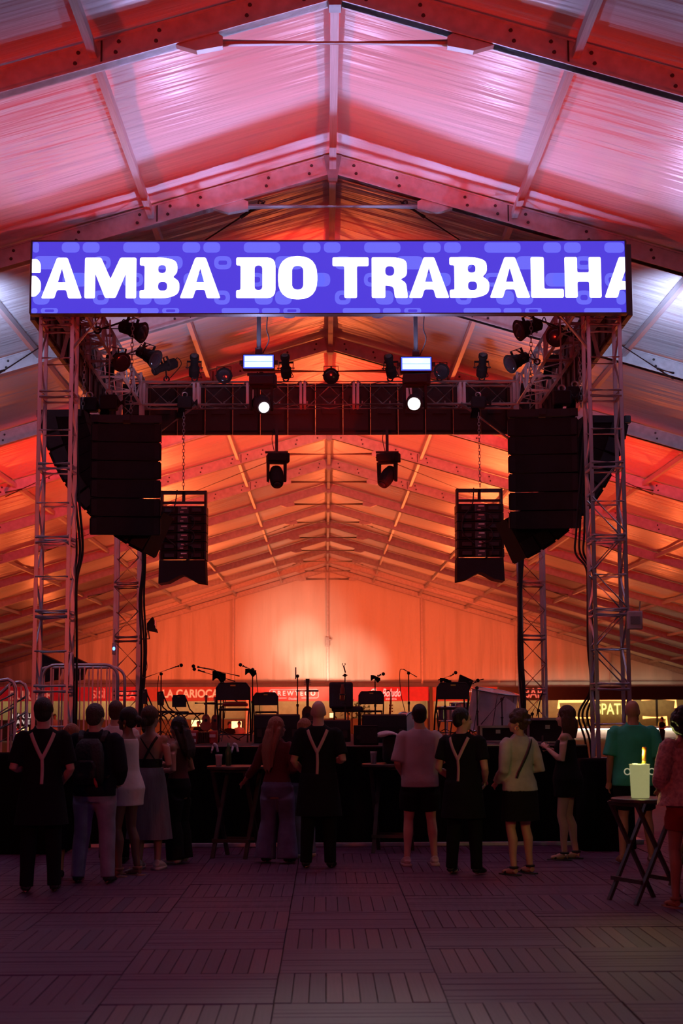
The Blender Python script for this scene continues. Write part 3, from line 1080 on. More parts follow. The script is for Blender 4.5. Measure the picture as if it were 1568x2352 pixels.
# ---- the screens round the other three sides, seen from behind
def back_screen(label, p0, p1, inward, n):
    p0, p1 = Vector(p0), Vector(p1)
    t = thing('led_screen', label, 'screen', (p0 + p1) / 2)
    d = (p1 - p0) / n
    dn = d.normalized()
    inw = Vector(inward)
    for i in range(n):
        c = p0 + d * (i + 0.5)
        M = Matrix.Translation(c) @ Matrix((dn, inw, Vector((0, 0, 1)))).transposed().to_4x4()
        cab = block('cabinet', (0, 0, LHei / 2), (d.length - 0.006, 0.06, LHei), 'black_metal', t, M)
        block('rib', (d.length / 2 - 0.03, 0.043, LHei * 0.5), (0.03, 0.025, LHei * 0.96), 'black_paint', cab, M)
        block('power_box', (0, 0.045, LHei * 0.55), (d.length * 0.5, 0.03, LHei * 0.3), 'black_plastic', cab, M)
        for zz in (0.06, LHei - 0.06):
            block('cross_rib', (0, 0.042, zz), (d.length - 0.02, 0.02, 0.03), 'black_paint', cab, M)
        block('connector', (d.length * 0.2, 0.062, LHei * 0.62), (0.025, 0.03, 0.05), 'dull_steel', cab, M)
    return t


back_screen('black back of the screen along the rear truss', (TC - TX - 0.2, 27.25, 6.50), (TC + TX + 0.2, 27.25, 6.50), (0, -1, 0), 15)
back_screen('black back of the screen along the left side truss', (TC - 3.79, 19.25, 6.58), (TC - 3.79, 27.15, 6.50), (1, 0, 0), 16)
back_screen('black back of the screen along the right side truss', (TC + 3.79, 19.06, 6.58), (TC + 3.79, 27.15, 6.50), (-1, 0, 0), 16)

# ---- black drapes in front of the tower feet
def drape(label, cx, cy, w, d, h):
    b = MB()
    n = 64
    per = []
    for i in range(n):
        a = 2 * PI * i / n
        c, s = math.cos(a), math.sin(a)
        k = 1 / max(abs(c) ** 4 + abs(s) ** 4, 1e-6) ** 0.25
        per.append((c * k, s * k))
    rings = []
    for (z, g, amp) in ((0.02, 1.07, 0.03), (h * 0.5, 1.03, 0.02), (h - 0.03, 1.0, 0.004), (h, 0.96, 0.0), (h + 0.004, 0.5, 0.0), (h + 0.004, 0.05, 0)):
        rings.append([(cx + p[0] * w / 2 * g * (1 + amp * math.sin(i * 1.9)), cy + p[1] * d / 2 * g * (1 + amp * math.sin(i * 1.9)), z) for i, p in enumerate(per)])
    b.rings(rings)
    t = thing('draped_speaker', label, 'speaker', (cx, cy, 0))
    b.build('cloth', 'black_cloth', t, smooth=True)
    MB().box((cx, cy, h / 2), (w * 0.82, d * 0.82, h * 0.96)).build('cabinet', 'black_paint', t)
    return t


p = G(1388, 1950)
drape('black cloth draped over a subwoofer before the right front tower', W(1388, 1800, 18.55).x, 18.55, 0.62, 0.5, 1.06)
drape('black cloth draped over a subwoofer before the left front tower', W(60, 1800, 18.5).x, 18.5, 0.95, 0.5, 1.16)
# ================================================================== flown loudspeakers
def frame_from(o, x, y, z):
    return Matrix.Translation(Vector(o)) @ Matrix((Vector(x), Vector(y), Vector(z))).transposed().to_4x4()


def array_box_meshes(w, h, d, key):
    """meshes of one cabinet: origin at the front top centre, front facing -y"""
    if key in ARR:
        return ARR[key]
    hb = h * 0.74
    b = MB()
    b.hexa([(-w / 2, 0.02, -h + 0.008), (w / 2, 0.02, -h + 0.008), (w * 0.40, d, -(h + hb) / 2), (-w * 0.40, d, -(h + hb) / 2),
            (-w / 2, 0.02, -0.008), (w / 2, 0.02, -0.008), (w * 0.40, d, -(h - hb) / 2), (-w * 0.40, d, -(h - hb) / 2)])
    cab = b.mesh('speaker_cabinet', 'black_paint')
    g = []
    for s in (-1, 1):
        q = MB()
        x0, x1 = s * 0.09, s * (w / 2 - 0.01)
        ya, yb = 0.10, 0.0
        pts = [(x0, ya, -h + 0.02), (x1, yb, -h + 0.02), (x1, yb + 0.03, -h + 0.02), (x0, ya + 0.03, -h + 0.02)]
        q.hexa(pts + [(a, c, -0.02) for (a, c, _) in pts])
        m = q.mesh('grille', 'grille')
        bm = bmesh.new(); bm.from_mesh(m); bmesh.ops.recalc_face_normals(bm, faces=bm.faces); bm.to_mesh(m); bm.free()
        g.append(m)
    hn = MB().box((0, 0.09, -h / 2), (0.17, 0.03, h - 0.05))
    horn = hn.mesh('horn', 'black_plastic')
    e = []
    for s in (-1, 1):
        e.append(MB().box((s * (w / 2 + 0.005), 0.14, -h / 2), (0.012, 0.2, h * 0.8)).mesh('rigging_plate', 'black_metal'))
    ARR[key] = (cab, g, horn, e)
    return ARR[key]


ARR = {}


def put(name, me, M, parent):
    return link(bpy.data.objects.new(name, me), parent, M)


def line_array(label, top, facing, n, w, h, d, tilt0, tilt1, group=None):
    """boxes hung from the point top (front upper edge of the first one), facing a horizontal direction, tilting downward"""
    f = Vector(facing).normalized()
    t = thing('line_array', label, 'speaker', top, group=group)
    side = f.cross(Vector((0, 0, 1))).normalized()
    p = Vector(top)
    cab, gr, horn, plates = array_box_meshes(w, h, d, (w, h, d))
    for i in range(n):
        a = math.radians(tilt0 + (tilt1 - tilt0) * (i / max(1, n - 1)))
        out = f * math.cos(a) + Vector((0, 0, -math.sin(a)))       # direction the box faces
        dn = -f * math.sin(a) + Vector((0, 0, -math.cos(a)))       # down along its front
        M = frame_from(p, -out.cross(-dn) if False else (-out).cross(-dn), -out, -dn)
        c = put('speaker_cabinet', cab, M, t)
        for g in gr:
            put('grille', g, M, c)
        put('horn', horn, M, c)
        for g in plates:
            put('rigging_plate', g, M, c)
        p = p + dn * h
    # bumper frame on top
    y = -f
    B = frame_from(Vector(top) + Vector((0, 0, 0.0)), y.cross(Vector((0, 0, 1))), y, (0, 0, 1))
    fb = MB()
    fb.box((0, 0.02, 0.06), (w * 1.02, 0.07, 0.1), B).box((0, d * 0.9, 0.06), (w * 0.9, 0.07, 0.1), B)
    for s in (-1, 1):
        fb.box((s * w * 0.44, d * 0.45, 0.06), (0.07, d, 0.1), B)
    fb.box((0, d * 0.45, 0.07), (0.09, d * 1.15, 0.08), B)
    fb.build('bumper_frame', 'black_metal', t)
    return t


AY = 20.45
for sx, nm in ((-1, 'left'), (1, 'right')):
    if sx < 0:
        top = W(290, 972, AY)
        fdir = (0.10, -1, 0)
    else:
        top = W(1246, 958, AY)
        fdir = (-0.10, -1, 0)
    line_array('black line array facing the audience on the %s of the stage' % nm, top, fdir, 6, 0.92, 0.252, 0.5, 0, 6, 'main line arrays')
    rp = W(108, 972, 21.5) if sx < 0 else W(1424, 985, 21.5)
    line_array('curved black line array turned to the %s side of the hall' % nm, rp, (sx, 0.1, 0), 10, 0.86, 0.25, 0.62, 14, 62, 'outfill line arrays')

# small rear arrays seen from behind
mat('amp_panel', (0.05, 0.05, 0.055), 0.4, 0.4)


def rear_array(label, tl, br, Y):
    A, B = W(*tl, Y), W(*br, Y)
    w, H = B.x - A.x, A.z - B.z
    cx = (A.x + B.x) / 2
    t = thing('rear_speaker_array', label, 'speaker', (cx, Y, A.z), group='small arrays facing the rear')
    z = A.z
    fb = MB()
    fb.box((cx, Y + 0.1, z - 0.03), (w * 0.95, 0.06, 0.06)).box((cx, Y + 0.1, z - 0.20), (w * 0.95, 0.06, 0.04))
    for s in (-1, 1):
        fb.box((cx + s * w * 0.46, Y + 0.15, z - 0.13), (0.04, 0.2, 0.26))
    fb.box((cx, Y + 0.1, z - 0.1), (0.05, 0.06, 0.16))
    fb.build('bumper_frame', 'black_metal', t)
    zz = z - 0.26
    h = (H - 0.26) * 0.70 / 6
    for i in range(6):
        tilt = math.radians(1.5 * i)
        c = MB().box((0, 0.25, -h / 2), (w * 0.94, 0.46, h - 0.012), Matrix.Translation((cx, Y, zz)) @ Matrix.Rotation(tilt, 4, 'X')).build('speaker_cabinet', 'black_paint', t)
        for s in (-1, 1):
            block('side_plate', (cx + s * w * 0.47, Y + 0.2, zz - h / 2), (0.03, 0.42, h * 0.9), 'black_metal', c)
            block('vent', (cx + s * w * 0.28, Y - 0.008, zz - h / 2), (w * 0.2, 0.03, h * 0.4), 'black_plastic', c)
        block('amp_panel', (cx, Y - 0.006, zz - h / 2), (w * 0.22, 0.03, h * 0.78), 'amp_panel', c)
        block('port_label', (cx + 0.02, Y - 0.025, zz - h * 0.3), (w * 0.12, 0.006, h * 0.13), 'white_label', c)
        block('port_label', (cx - 0.02, Y - 0.025, zz - h * 0.72), (w * 0.07, 0.006, h * 0.09), 'white_label', c)
        zz -= h
    # lowest cabinet with a notched underside
    zb = B.z
    pr = [(cx - w * 0.49, zz - 0.005), (cx + w * 0.47, zz - 0.005), (cx + w * 0.49, zb), (cx + w * 0.28, zb + 0.03), (cx + w * 0.06, zb + 0.13), (cx - 0.01, zb + 0.15), (cx - w * 0.10, zb + 0.12), (cx - w * 0.3, zb + 0.03), (cx - w * 0.5, zb)]
    MB().prism(pr[::-1], 'y', Y - 0.02, Y + 0.45).build('base_cabinet', 'black_paint', t, fix=True)
    for k in range(3):
        z1 = z - 0.4 - 0.25 * k
        MB().tube(curve_pts([(cx - 0.06 + 0.03 * k, Y - 0.02, z1), (cx + 0.17, Y - 0.07, z1 - 0.06), (cx + 0.18, Y - 0.08, z1 - 0.22), (cx + 0.02, Y - 0.03, z1 - 0.3)], 6), 0.009, 6).build('link_cable', 'rubber', t, smooth=True)
    MB().tube(curve_pts([(cx - 0.1, Y - 0.02, z), (cx - 0.14, Y - 0.09, z - 0.3), (cx - 0.28, Y - 0.08, z - 0.5), (cx - 0.30, Y - 0.08, z - 0.75), (cx - 0.1, Y - 0.03, z - 0.95)], 6), 0.010, 6).build('link_cable', 'rubber', t, smooth=True)
    return t


rear_array('small black speaker array seen from behind, left of the stage centre', (366, 1126), (474, 1340), 25.6)
rear_array('small black speaker array seen from behind, right of the stage centre', (1046, 1121), (1160, 1334), 25.6)


# ---- chains
def chain(label, a, b, wire=0.007, pitch=0.055):
    a, b = Vector(a), Vector(b)
    n = max(2, int((b - a).length / pitch))
    m = MB()
    u, v, d = basis(b - a)
    for i in range(n):
        c = a.lerp(b, (i + 0.5) / n)
        X, Yv = (u, v) if i % 2 else (v, u)
        M = frame_from(c, X, d, X.cross(d)) @ Matrix.Diagonal((0.6, 1.0, 1.0, 1))
        m.torus((b - a).length / n * 0.62, wire, M, 8, 4)
    return tag(m.build('hoist_chain', 'dull_steel', None, smooth=True), label, 'chain', 'hoist chains')


chain('hoist chain holding the small array left of the stage centre', W(422, 948, 25.75), W(421, 1124, 25.75))
chain('hoist chain holding the small array right of the stage centre', W(1099, 948, 25.75), W(1102, 1119, 25.75))
chain('loose hoist chain hanging before the left side truss', W(305, 722, 20.75), W(300, 948, 20.75))
chain('loose hoist chain hanging before the right side truss', W(1220, 722, 20.75), W(1217, 935, 20.75))
chain('hoist chain at the outer left array', W(196, 770, 21.6), W(190, 950, 21.6))
chain('hoist chain at the outer right array', W(1329, 770, 21.6), W(1334, 935, 21.6))

# ---- chain hoists over the arrays
for px, py, Y, lab in ((250, 925, 20.7, 'black chain hoist over the left main array'), (1290, 915, 20.7, 'black chain hoist over the right main array'),
                       (205, 930, 21.7, 'black chain hoist over the left outfill array'), (1320, 905, 21.7, 'black chain hoist over the right outfill array'),
                       (262, 830, 24.4, 'black chain hoist inside the left side truss'), (1265, 830, 24.4, 'black chain hoist inside the right side truss'),
                       (424, 925, 26.3, 'black chain hoist on the rear truss left of centre'), (1098, 925, 26.3, 'black chain hoist on the rear truss right of centre')):
    p = W(px, py, Y)
    t = thing('chain_hoist', lab, 'hoist', p, group='chain hoists in the stage roof')
    MB().box(p, (0.24, 0.18, 0.2)).cyl(p + Vector((0.12, 0, 0)), p + Vector((0.22, 0, 0)), 0.08).build('motor', 'black_paint', t, bevel=0.02)
    MB().cyl(p + Vector((-0.05, 0, -0.1)), p + Vector((-0.07, 0, -0.28)), 0.06, 0.075).build('chain_bag', 'black_cloth', t)
    MB().torus(0.045, 0.012, Matrix.Translation(p + Vector((0, 0, 0.14))) @ Matrix.Rotation(PI / 2, 4, 'X'), 10, 5).build('hook', 'dull_steel', t)
    if p.z < 6.9 and Y < 23:
        rod('sling', p + Vector((0, 0, 0.18)), (p.x, p.y, 6.95), 0.01, 'dull_steel', t)

# ---- stage lanterns
def lantern(label, p, aim, kind='bell', clamp=None, s=1.0):
    """kind bell: short can with a flared front; profile: long tube. p = middle of the body"""
    p = Vector(p)
    d = Vector(aim).normalized()
    u, v, _ = basis(d)
    t = thing('stage_lantern', label, 'stage light', p, group='conventional stage lights')
    M = frame_from(p, u, v, d) @ Matrix.Scale(s, 4)
    if kind == 'bell':
        prof = [(0.05, -0.20), (0.085, -0.17), (0.09, -0.02), (0.105, 0.0), (0.105, 0.06), (0.15, 0.17), (0.155, 0.18), (0.14, 0.185)]
        lz, lr = 0.165, 0.135
    else:
        prof = [(0.05, -0.26), (0.10, -0.22), (0.105, -0.04), (0.075, 0.0), (0.072, 0.20), (0.088, 0.21), (0.088, 0.27), (0.075, 0.272)]
        lz, lr = 0.268, 0.07
    MB().lathe(prof, 18, M).build('housing', 'black_paint', t, smooth=False)
    MB().lathe([(lr, lz + 0.015), (lr * 0.7, lz + 0.025), (0.005, lz + 0.03)], 18, M).build('lens', 'lens_off', t, smooth=True)
    b = MB()
    for k in (-1, 1):
        b.box((k * 0.135, 0.07, -0.03), (0.012, 0.2, 0.04), M)
        b.cyl(M @ Vector((k * 0.09, 0, -0.03)), M @ Vector((k * 0.165, 0, -0.03)), 0.018 * s)
    b.box((0, 0.17, -0.03), (0.28, 0.012, 0.04), M)
    b.build('yoke', 'black_metal', t)
    c = Vector(clamp) if clamp is not None else p + Vector((0, 0, -0.25))
    top = M @ Vector((0, 0.17, -0.03))
    MB().tube(curve_pts([top, top.lerp(c, 0.5) + Vector((0.01, 0.01, 0)), c], 4), 0.014, 6).torus(0.045, 0.016, Matrix.Translation(c) @ Matrix.Rotation(PI / 2, 4, 'X'), 10, 5).build('clamp', 'black_metal', t)
    e = M @ Vector((0, 0, -0.2))
    MB().tube(curve_pts([e, e + Vector((0.05, 0.02, 0.10)), e + Vector((0.12, 0.03, -0.02)), c + Vector((0.06, 0, 0.02))], 6), 0.008, 5).build('power_cord', 'rubber', t, smooth=True)
    return t


RYt = TY1 - 0.2
lan = [
    (303, 757, 21.2, (0.8, -0.3, -0.3), 'bell', 'on the left side truss, just under the screen'),
    (338, 816, 23.6, (0.75, -0.4, -0.45), 'bell', 'on the left side truss, nearer the rear corner'),
    (380, 842, 26.4, (-0.8, -0.5, -0.45), 'profile', 'long one pointing down left at the rear left corner'),
    (446, 842, 26.5, (0.1, -1, 0.7), 'profile', 'second from the left on the rear truss'),
    (514, 863, 26.5, (0.1, -1, -0.2), 'bell', 'third from the left on the rear truss, low'),
    (656, 843, 26.5, (-0.05, -1, 0.8), 'profile', 'right of the left strobe on the rear truss'),
    (760, 862, 26.5, (0, -1, -0.3), 'bell', 'under the ridge in the middle of the rear truss'),
    (896, 843, 26.5, (-0.2, -1, 0.7), 'profile', 'left of the right strobe on the rear truss'),
    (1010, 853, 26.5, (0.1, -1, -0.2), 'bell', 'right of the right strobe on the rear truss'),
    (1107, 841, 26.5, (0.0, -1, 0.8), 'profile', 'second from the right on the rear truss'),
    (1190, 828, 23.8, (-0.75, -0.4, -0.4), 'bell', 'on the right side truss, nearer the rear corner'),
    (1215, 752, 21.2, (-0.8, -0.3, -0.3), 'bell', 'on the right side truss, just under the screen'),
    (268, 825, 23.2, (0.5, -0.7, -0.4), 'bell', 'inside the left side truss'),
    (1285, 770, 22.0, (-0.4, -0.8, -0.3), 'bell', 'inside the right side truss'),
]
for (px, py, Y, aim, kind, wh) in lan:
    p = W(px, py, Y)
    if Y > 26:
        c = (p.x, RYt, RZ + RW / 2 + 0.05)
        sc = 0.92
    else:
        sgn = -1 if px < 700 else 1
        c = (TC + sgn * (TX - 0.24), p.y, min(max(p.z - 0.02, RZ - RW / 2), RZ + RW / 2))
        sc = 1.0
    lantern('black stage light %s' % wh, p, aim, kind, c, sc)


# ---- moving heads, strobes
def moving_head(label, p, aim, pole_top, lit=None, s=1.0, yaw=0.0, lensr=0.075):
    """hung upside down: p = middle of the base; head hangs in the yoke below"""
    p = Vector(p)
    t = thing('moving_head', label, 'stage light', p, group='moving head lights')
    R = Matrix.Translation(p) @ Matrix.Rotation(yaw, 4, 'Z') @ Matrix.Scale(s, 4)
    MB().box((0, 0, 0), (0.34, 0.26, 0.13), R).box((0.12, 0, 0.0), (0.2, 0.2, 0.16), R).build('base', 'black_paint', t, bevel=0.015)
    b = MB()
    b.box((0, 0, -0.085), (0.30, 0.14, 0.04), R)
    for k in (-1, 1):
        b.hexa([R @ Vector(q) for q in ((k * 0.15 - 0.02, -0.05, -0.42), (k * 0.15 + 0.02, -0.05, -0.42), (k * 0.15 + 0.02, 0.05, -0.42), (k * 0.15 - 0.02, 0.05, -0.42),
                                        (k * 0.15 - 0.022, -0.08, -0.08), (k * 0.15 + 0.022, -0.08, -0.08), (k * 0.15 + 0.022, 0.08, -0.08), (k * 0.15 - 0.022, 0.08, -0.08))])
    b.build('yoke', 'black_paint', t, bevel=0.008)
    hc = R @ Vector((0, 0, -0.33))
    d = Vector(aim).normalized()
    u, v, _ = basis(d)
    H = frame_from(hc, u, v, d) @ Matrix.Scale(s, 4)
    MB().lathe([(0.06, -0.20), (0.10, -0.18), (0.125, -0.08), (0.125, 0.08), (0.11, 0.17), (0.095, 0.20), (0.085, 0.20)], 18, H).build('head', 'black_paint', t)
    MB().lathe([(lensr, 0.205), (lensr * 0.8, 0.225), (0.004, 0.235)], 18, H).build('lens', lit or 'lens_off', t, smooth=True)
    pt = Vector(pole_top)
    rod('pole', p + Vector((0, 0, 0.05)), (p.x, p.y, pt.z), 0.026, 'black_metal', t)
    block('clamp', p + Vector((0, 0, 0.10 * s)), (0.4 * s, 0.05, 0.035), 'black_metal', t)
    MB().tube(curve_pts([(p.x - 0.05, p.y, pt.z), (p.x - 0.08, p.y - 0.03, pt.z - 0.2), (p.x - 0.03, p.y - 0.04, pt.z - 0.45), (p.x - 0.04, p.y, p.z + 0.05)], 6), 0.007, 5).build('power_cord', 'rubber', t, smooth=True)
    return t, hc, d


moving_head('dark moving head light hanging left of the ridge below the rear screen', W(635, 1052, 26.75), (0.1, -0.75, -1), W(637, 985, 26.75), None, 1.0, 0.15)
moving_head('dark moving head light hanging right of the ridge, head tipped left', W(889, 1052, 26.75), (-0.5, -0.5, -0.8), W(886, 985, 26.75), None, 1.0, -0.3)

SYT = 19.40
for (px, py, lab, tilt) in ((594, 833, 'bright bluish strobe panel hanging left below the screen', 0.0), (955, 838, 'bright bluish strobe panel hanging right below the screen', 0.0)):
    p = W(px, py, SYT)
    t = thing('strobe_light', lab, 'stage light', p, group='strobe panels below the screen')
    MB().box(p, (0.41, 0.12, 0.21)).build('housing', 'black_paint', t, bevel=0.02)
    MB().box(p + Vector((0, -0.062, 0)), (0.385, 0.01, 0.175)).build('rim', 'strobe_rim', t, bevel=0.004)
    for k in (-1, 1):
        MB().box(p + Vector((0, -0.070, k * 0.037)), (0.355, 0.008, 0.068)).build('lit_face', 'strobe_face', t)
        block('knob', p + Vector((k * 0.225, 0, 0)), (0.04, 0.05, 0.05), 'black_metal', t)
    rod('pole', p + Vector((0, 0, 0.1)), (p.x, p.y, RZ - RW / 2), 0.027, 'black_metal', t)
    block('bracket', p + Vector((0, 0.02, 0.14)), (0.09, 0.08, 0.1), 'black_metal', t)
    MB().tube(curve_pts([(p.x + 0.12, p.y, 6.75), (p.x + 0.1, p.y, 6.5), (p.x + 0.13, p.y - 0.02, 6.35), (p.x + 0.05, p.y, p.z + 0.12)], 6), 0.008, 5).build('power_cord', 'rubber', t, smooth=True)
    spot('strobe_beam', p + Vector((0, -0.10, 0)), p + Vector((0, -1.0, 1.2)), 230, (0.46, 0.50, 1.0), 140, 0.5, 0.05)

for (px, py, aim, lit, lab, lens_px, lr) in ((600, 876, (0.25, -1, -0.45), 'lens_lit', 'moving head under the left strobe with a small lit lens', None, 0.075),
                                             (952, 872, (-0.12, -1, -0.30), 'lens_hot', 'moving head under the right strobe glaring white', None, 0.085)):
    p = W(px, py, SYT + 0.02)
    t, hc, d = moving_head(lab, p, aim, p + Vector((0, 0, 0.12)), lit, 0.9, 0.0, lr)
    spot('head_beam', hc + d * 0.26, hc + d * 5, 500 if lit == 'lens_hot' else 120, (1.0, 0.94, 0.86), 30, 0.8, 0.06)
for px, lab in ((664, 'left of the ridge'), (867, 'right of the ridge')):
    p = W(px, 722, 19.25)
    t = thing('stage_lantern', 'black flat light tucked under the screen edge, %s' % lab, 'stage light', p, group='flat lights under the screen')
    MB().box(p + Vector((0, 0, 0.02)), (0.2, 0.14, 0.06)).build('housing', 'black_paint', t, bevel=0.01)
    MB().cyl(p + Vector((0, 0, -0.01)), p + Vector((0, 0, -0.035)), 0.075, 0.07).build('lens', 'lens_off', t)
    rod('hanger', p + Vector((0, 0, 0.04)), (p.x, p.y, p.z + 0.3), 0.014, 'black_metal', t)

# ---- cable looms running down the towers
def loom(label, pts, n=3, r=0.016, spread=0.03):
    t = thing('cable_loom', label, 'cable', W(*pts[-1]))
    for k in range(n):
        q = [W(px, py, Y) + Vector((spread * (k - 1) + 0.015 * math.sin(j * 2.1 + k), 0.02 * k, 0)) for j, (px, py, Y) in enumerate(pts)]
        q[-1].z = max(q[-1].z, 0.02)
        MB().tube(curve_pts(q, 7), r, 6).build('cable', 'rubber', t, smooth=True)
    return t


loom('thick black cable loom down the inner side of the left front tower', [(175, 745, 19.9), (172, 900, 19.9), (174, 1120, 19.9), (181, 1260, 19.9), (172, 1340, 19.9), (170, 1480, 19.9), (166, 1640, 19.9), (165, 1880, 19.9)])
loom('black cable loom down the left rear tower', [(328, 1190, 26.5), (330, 1300, 26.5), (326, 1380, 26.5), (329, 1500, 26.5), (322, 1640, 26.5), (322, 1670, 26.5)], 3, 0.018)
loom('black cable loom down the right rear tower', [(1196, 1280, 26.5), (1194, 1380, 26.5), (1196, 1500, 26.5), (1200, 1600, 26.5), (1203, 1665, 26.5)], 3, 0.018)
loom('black cable loom hanging in loops beside the right front tower', [(1352, 960, 19.95), (1340, 1080, 19.95), (1334, 1220, 19.95), (1330, 1270, 19.95), (1352, 1305, 19.95), (1360, 1360, 19.95), (1358, 1480, 19.95), (1362, 1580, 19.95), (1340, 1640, 19.95), (1352, 1700, 19.95), (1362, 1780, 19.95)], 3, 0.014, 0.05)

# ---- small things on the towers
p = W(262, 1490, 26.4)
t = thing('control_box', 'small grey box with a glowing blue lamp on the left rear tower', 'box', p)
MB().box(p, (0.06, 0.06, 0.2)).build('housing', 'dull_steel', t, bevel=0.01)
MB().ell(p + Vector((0.0, -0.035, 0.0)), (0.022, 0.012, 0.03)).build('pilot_lamp', 'blue_pilot', t)
rod('antenna', p + Vector((0, 0, 0.1)), p + Vector((0.0, 0, 0.34)), 0.008, 'dull_steel', t)
rod('bracket', p, (TC - TX - 0.2, 26.58, p.z), 0.012, 'dull_steel', t)

p = W(351, 1440, 26.4)
t = thing('flood_light', 'small black flood light with a wedge visor beside the left rear tower', 'stage light', p)
MB().hexa([p + Vector(q) for q in ((-0.10, 0.1, -0.06), (-0.10, -0.05, -0.06), (0.08, -0.12, -0.10), (0.08, 0.12, -0.10), (-0.10, 0.1, 0.06), (-0.10, -0.05, 0.06), (0.0, -0.12, 0.17), (0.0, 0.12, 0.17))]).build('housing', 'black_paint', t, bevel=0.01, fix=True)
MB().box(p + Vector((0.05, -0.01, 0.03)), (0.02, 0.18, 0.16)).build('lens', 'lens_off', t)
MB().tube([p + Vector((-0.08, 0.02, -0.05)), p + Vector((-0.06, 0.03, -0.2)), p + Vector((-0.2, 0.1, -0.2))], 0.012, 6).build('bracket', 'black_metal', t)
MB().tube(curve_pts([p + Vector((-0.09, 0, -0.05)), p + Vector((-0.12, -0.02, -0.4)), p + Vector((-0.09, -0.02, -0.7)), p + Vector((-0.2, 0, -0.85))], 6), 0.006, 5).build('power_cord', 'rubber', t, smooth=True)

mat('pale_plastic', (0.5, 0.42, 0.44), 0.5)
p = W(1457, 1425, 19.25)
t = thing('access_box', 'pale square wireless box mounted on the right front tower', 'box', p)
MB().box(p, (0.19, 0.07, 0.23)).build('housing', 'pale_plastic', t, bevel=0.015)
for k in (-1, 1):
    rod('antenna', p + Vector((k * 0.06, 0, 0.1)), p + Vector((k * 0.075, 0, 0.24)), 0.008, 'pale_plastic', t)
block('panel', p + Vector((0, -0.038, 0.0)), (0.12, 0.008, 0.1), 'dull_steel', t)
rod('bracket', p, (p.x - 0.02, TY0 - 0.2, p.z), 0.014, 'dull_steel', t)

# ---- crowd barrier on the left stage wing and stair rails
def barrier(label, a, b, z0, z1, nbars, r=0.024, group=None, radius=0.2, mat_='alu'):
    a, b = Vector(a), Vector(b)
    t = thing('barrier', label, 'barrier', (a.x, a.y, z0), group=group)
    d = (b - a)
    L = d.length
    d.normalize()
    pts = []
    q = lambda s, z: a + d * s + Vector((0, 0, z))
    pts += [q(0, z0), q(0, z1 - radius)]
    pts += [q(radius - radius * math.cos(i * PI / 12), z1 - radius + radius * math.sin(i * PI / 12)) for i in range(1, 7)]
    pts += [q(L - radius + radius * math.sin(i * PI / 12), z1 - radius + radius * math.cos(i * PI / 12)) for i in range(0, 7)]
    pts += [q(L, z0)]
    a0 = Vector((a.x, a.y, 0))
    pts = [Vector((p_.x, p_.y, p_.z - a.z)) for p_ in pts]
    MB().tube(pts, r, 8).build('frame', mat_, t, smooth=True)
    a = Vector((a.x, a.y, 0))
    lo = z0 + 0.12
    rod('bottom_rail', a + d * 0.0 + Vector((0, 0, lo)), a + d * L + Vector((0, 0, lo)), r * 0.8, mat_, t)
    for i in range(1, nbars + 1):
        s = L * i / (nbars + 1)
        ztop = z1 if radius < s < L - radius else z1 - radius * 0.2
        rod('bar', a + d * s + Vector((0, 0, lo)), a + d * s + Vector((0, 0, ztop)), r * 0.5, mat_, t)
    return t


p0, p1 = W(97, 1600, 23.9), W(270, 1600, 23.9)
barrier('steel crowd barrier on the left edge of the stage, nearer row', (p0.x, 23.9, 0), (p1.x, 23.9, 0), 0.9, W(150, 1527, 23.9).z, 8)
p0, p1 = W(80, 1600, 25.2), W(286, 1600, 25.2)
barrier('steel crowd barrier on the left edge of the stage, farther row', (p0.x, 25.2, 0), (p1.x, 25.2, 0), 0.9, W(150, 1533, 25.2).z, 9)
wing = thing('side_platform', 'low black side platform behind the left front tower', 'platform', (-4.0, 24.4, 0))
MB().box((TC - 3.12 - 0.9, 24.5, 0.84), (1.76, 2.4, 0.1)).build('deck', 'stage_deck', wing, bevel=0.01)
skirt((TC - 4.9, 23.28, 0), (TC - 3.14, 23.28, 0), 0.02, 0.8, wing)
skirt((TC - 4.9, 25.72, 0), (TC - 4.9, 23.28, 0), 0.02, 0.8, wing)
for xx in (-4.7, -3.2):
    for yy in (23.4, 25.6):
        rod('leg', (xx, yy, 0), (xx, yy, 0.8), 0.03, 'dull_steel', wing)

# stair rails: sloping tubes with bars, at the far left
def stair_rail(label, pa, pb, Y, drop, nb, low):
    """pa: top end pixel, pb: bottom end pixel of the handrail"""
    A, B = W(*pa, Y), W(*pb, Y)
    t = thing('stair_rail', label, 'railing', (A.x, Y, 0), group='rails of the stage stair')
    top = [Vector((A.x, Y, 0.6)), A + Vector((0, 0, -0.12)), A + Vector((-0.03, 0, -0.04)), A + Vector((-0.1, 0, 0)), A + Vector((-0.22, 0, -0.02)), B, B + Vector((0, 0, -1.0))]
    top[-1].z = max(top[-1].z, 0.02)
    MB().tube(top, 0.025, 8).build('handrail', 'alu', t, smooth=True)
    rod('foot', (A.x, Y, 0), (A.x, Y, 0.62), 0.025, 'alu', t)
    d = B - A
    for k, o in enumerate(low):
        rod('mid_rail', A + Vector((0, 0, -o)), B + Vector((0, 0, -o)), 0.018, 'alu', t)
    for i in range(nb):
        q = A.lerp(B, (i + 0.6) / (nb + 0.2))
        rod('bar', (q.x, Y, max(0.05, q.z - drop)), (q.x, Y, q.z - 0.02), 0.013, 'alu', t)
    return t


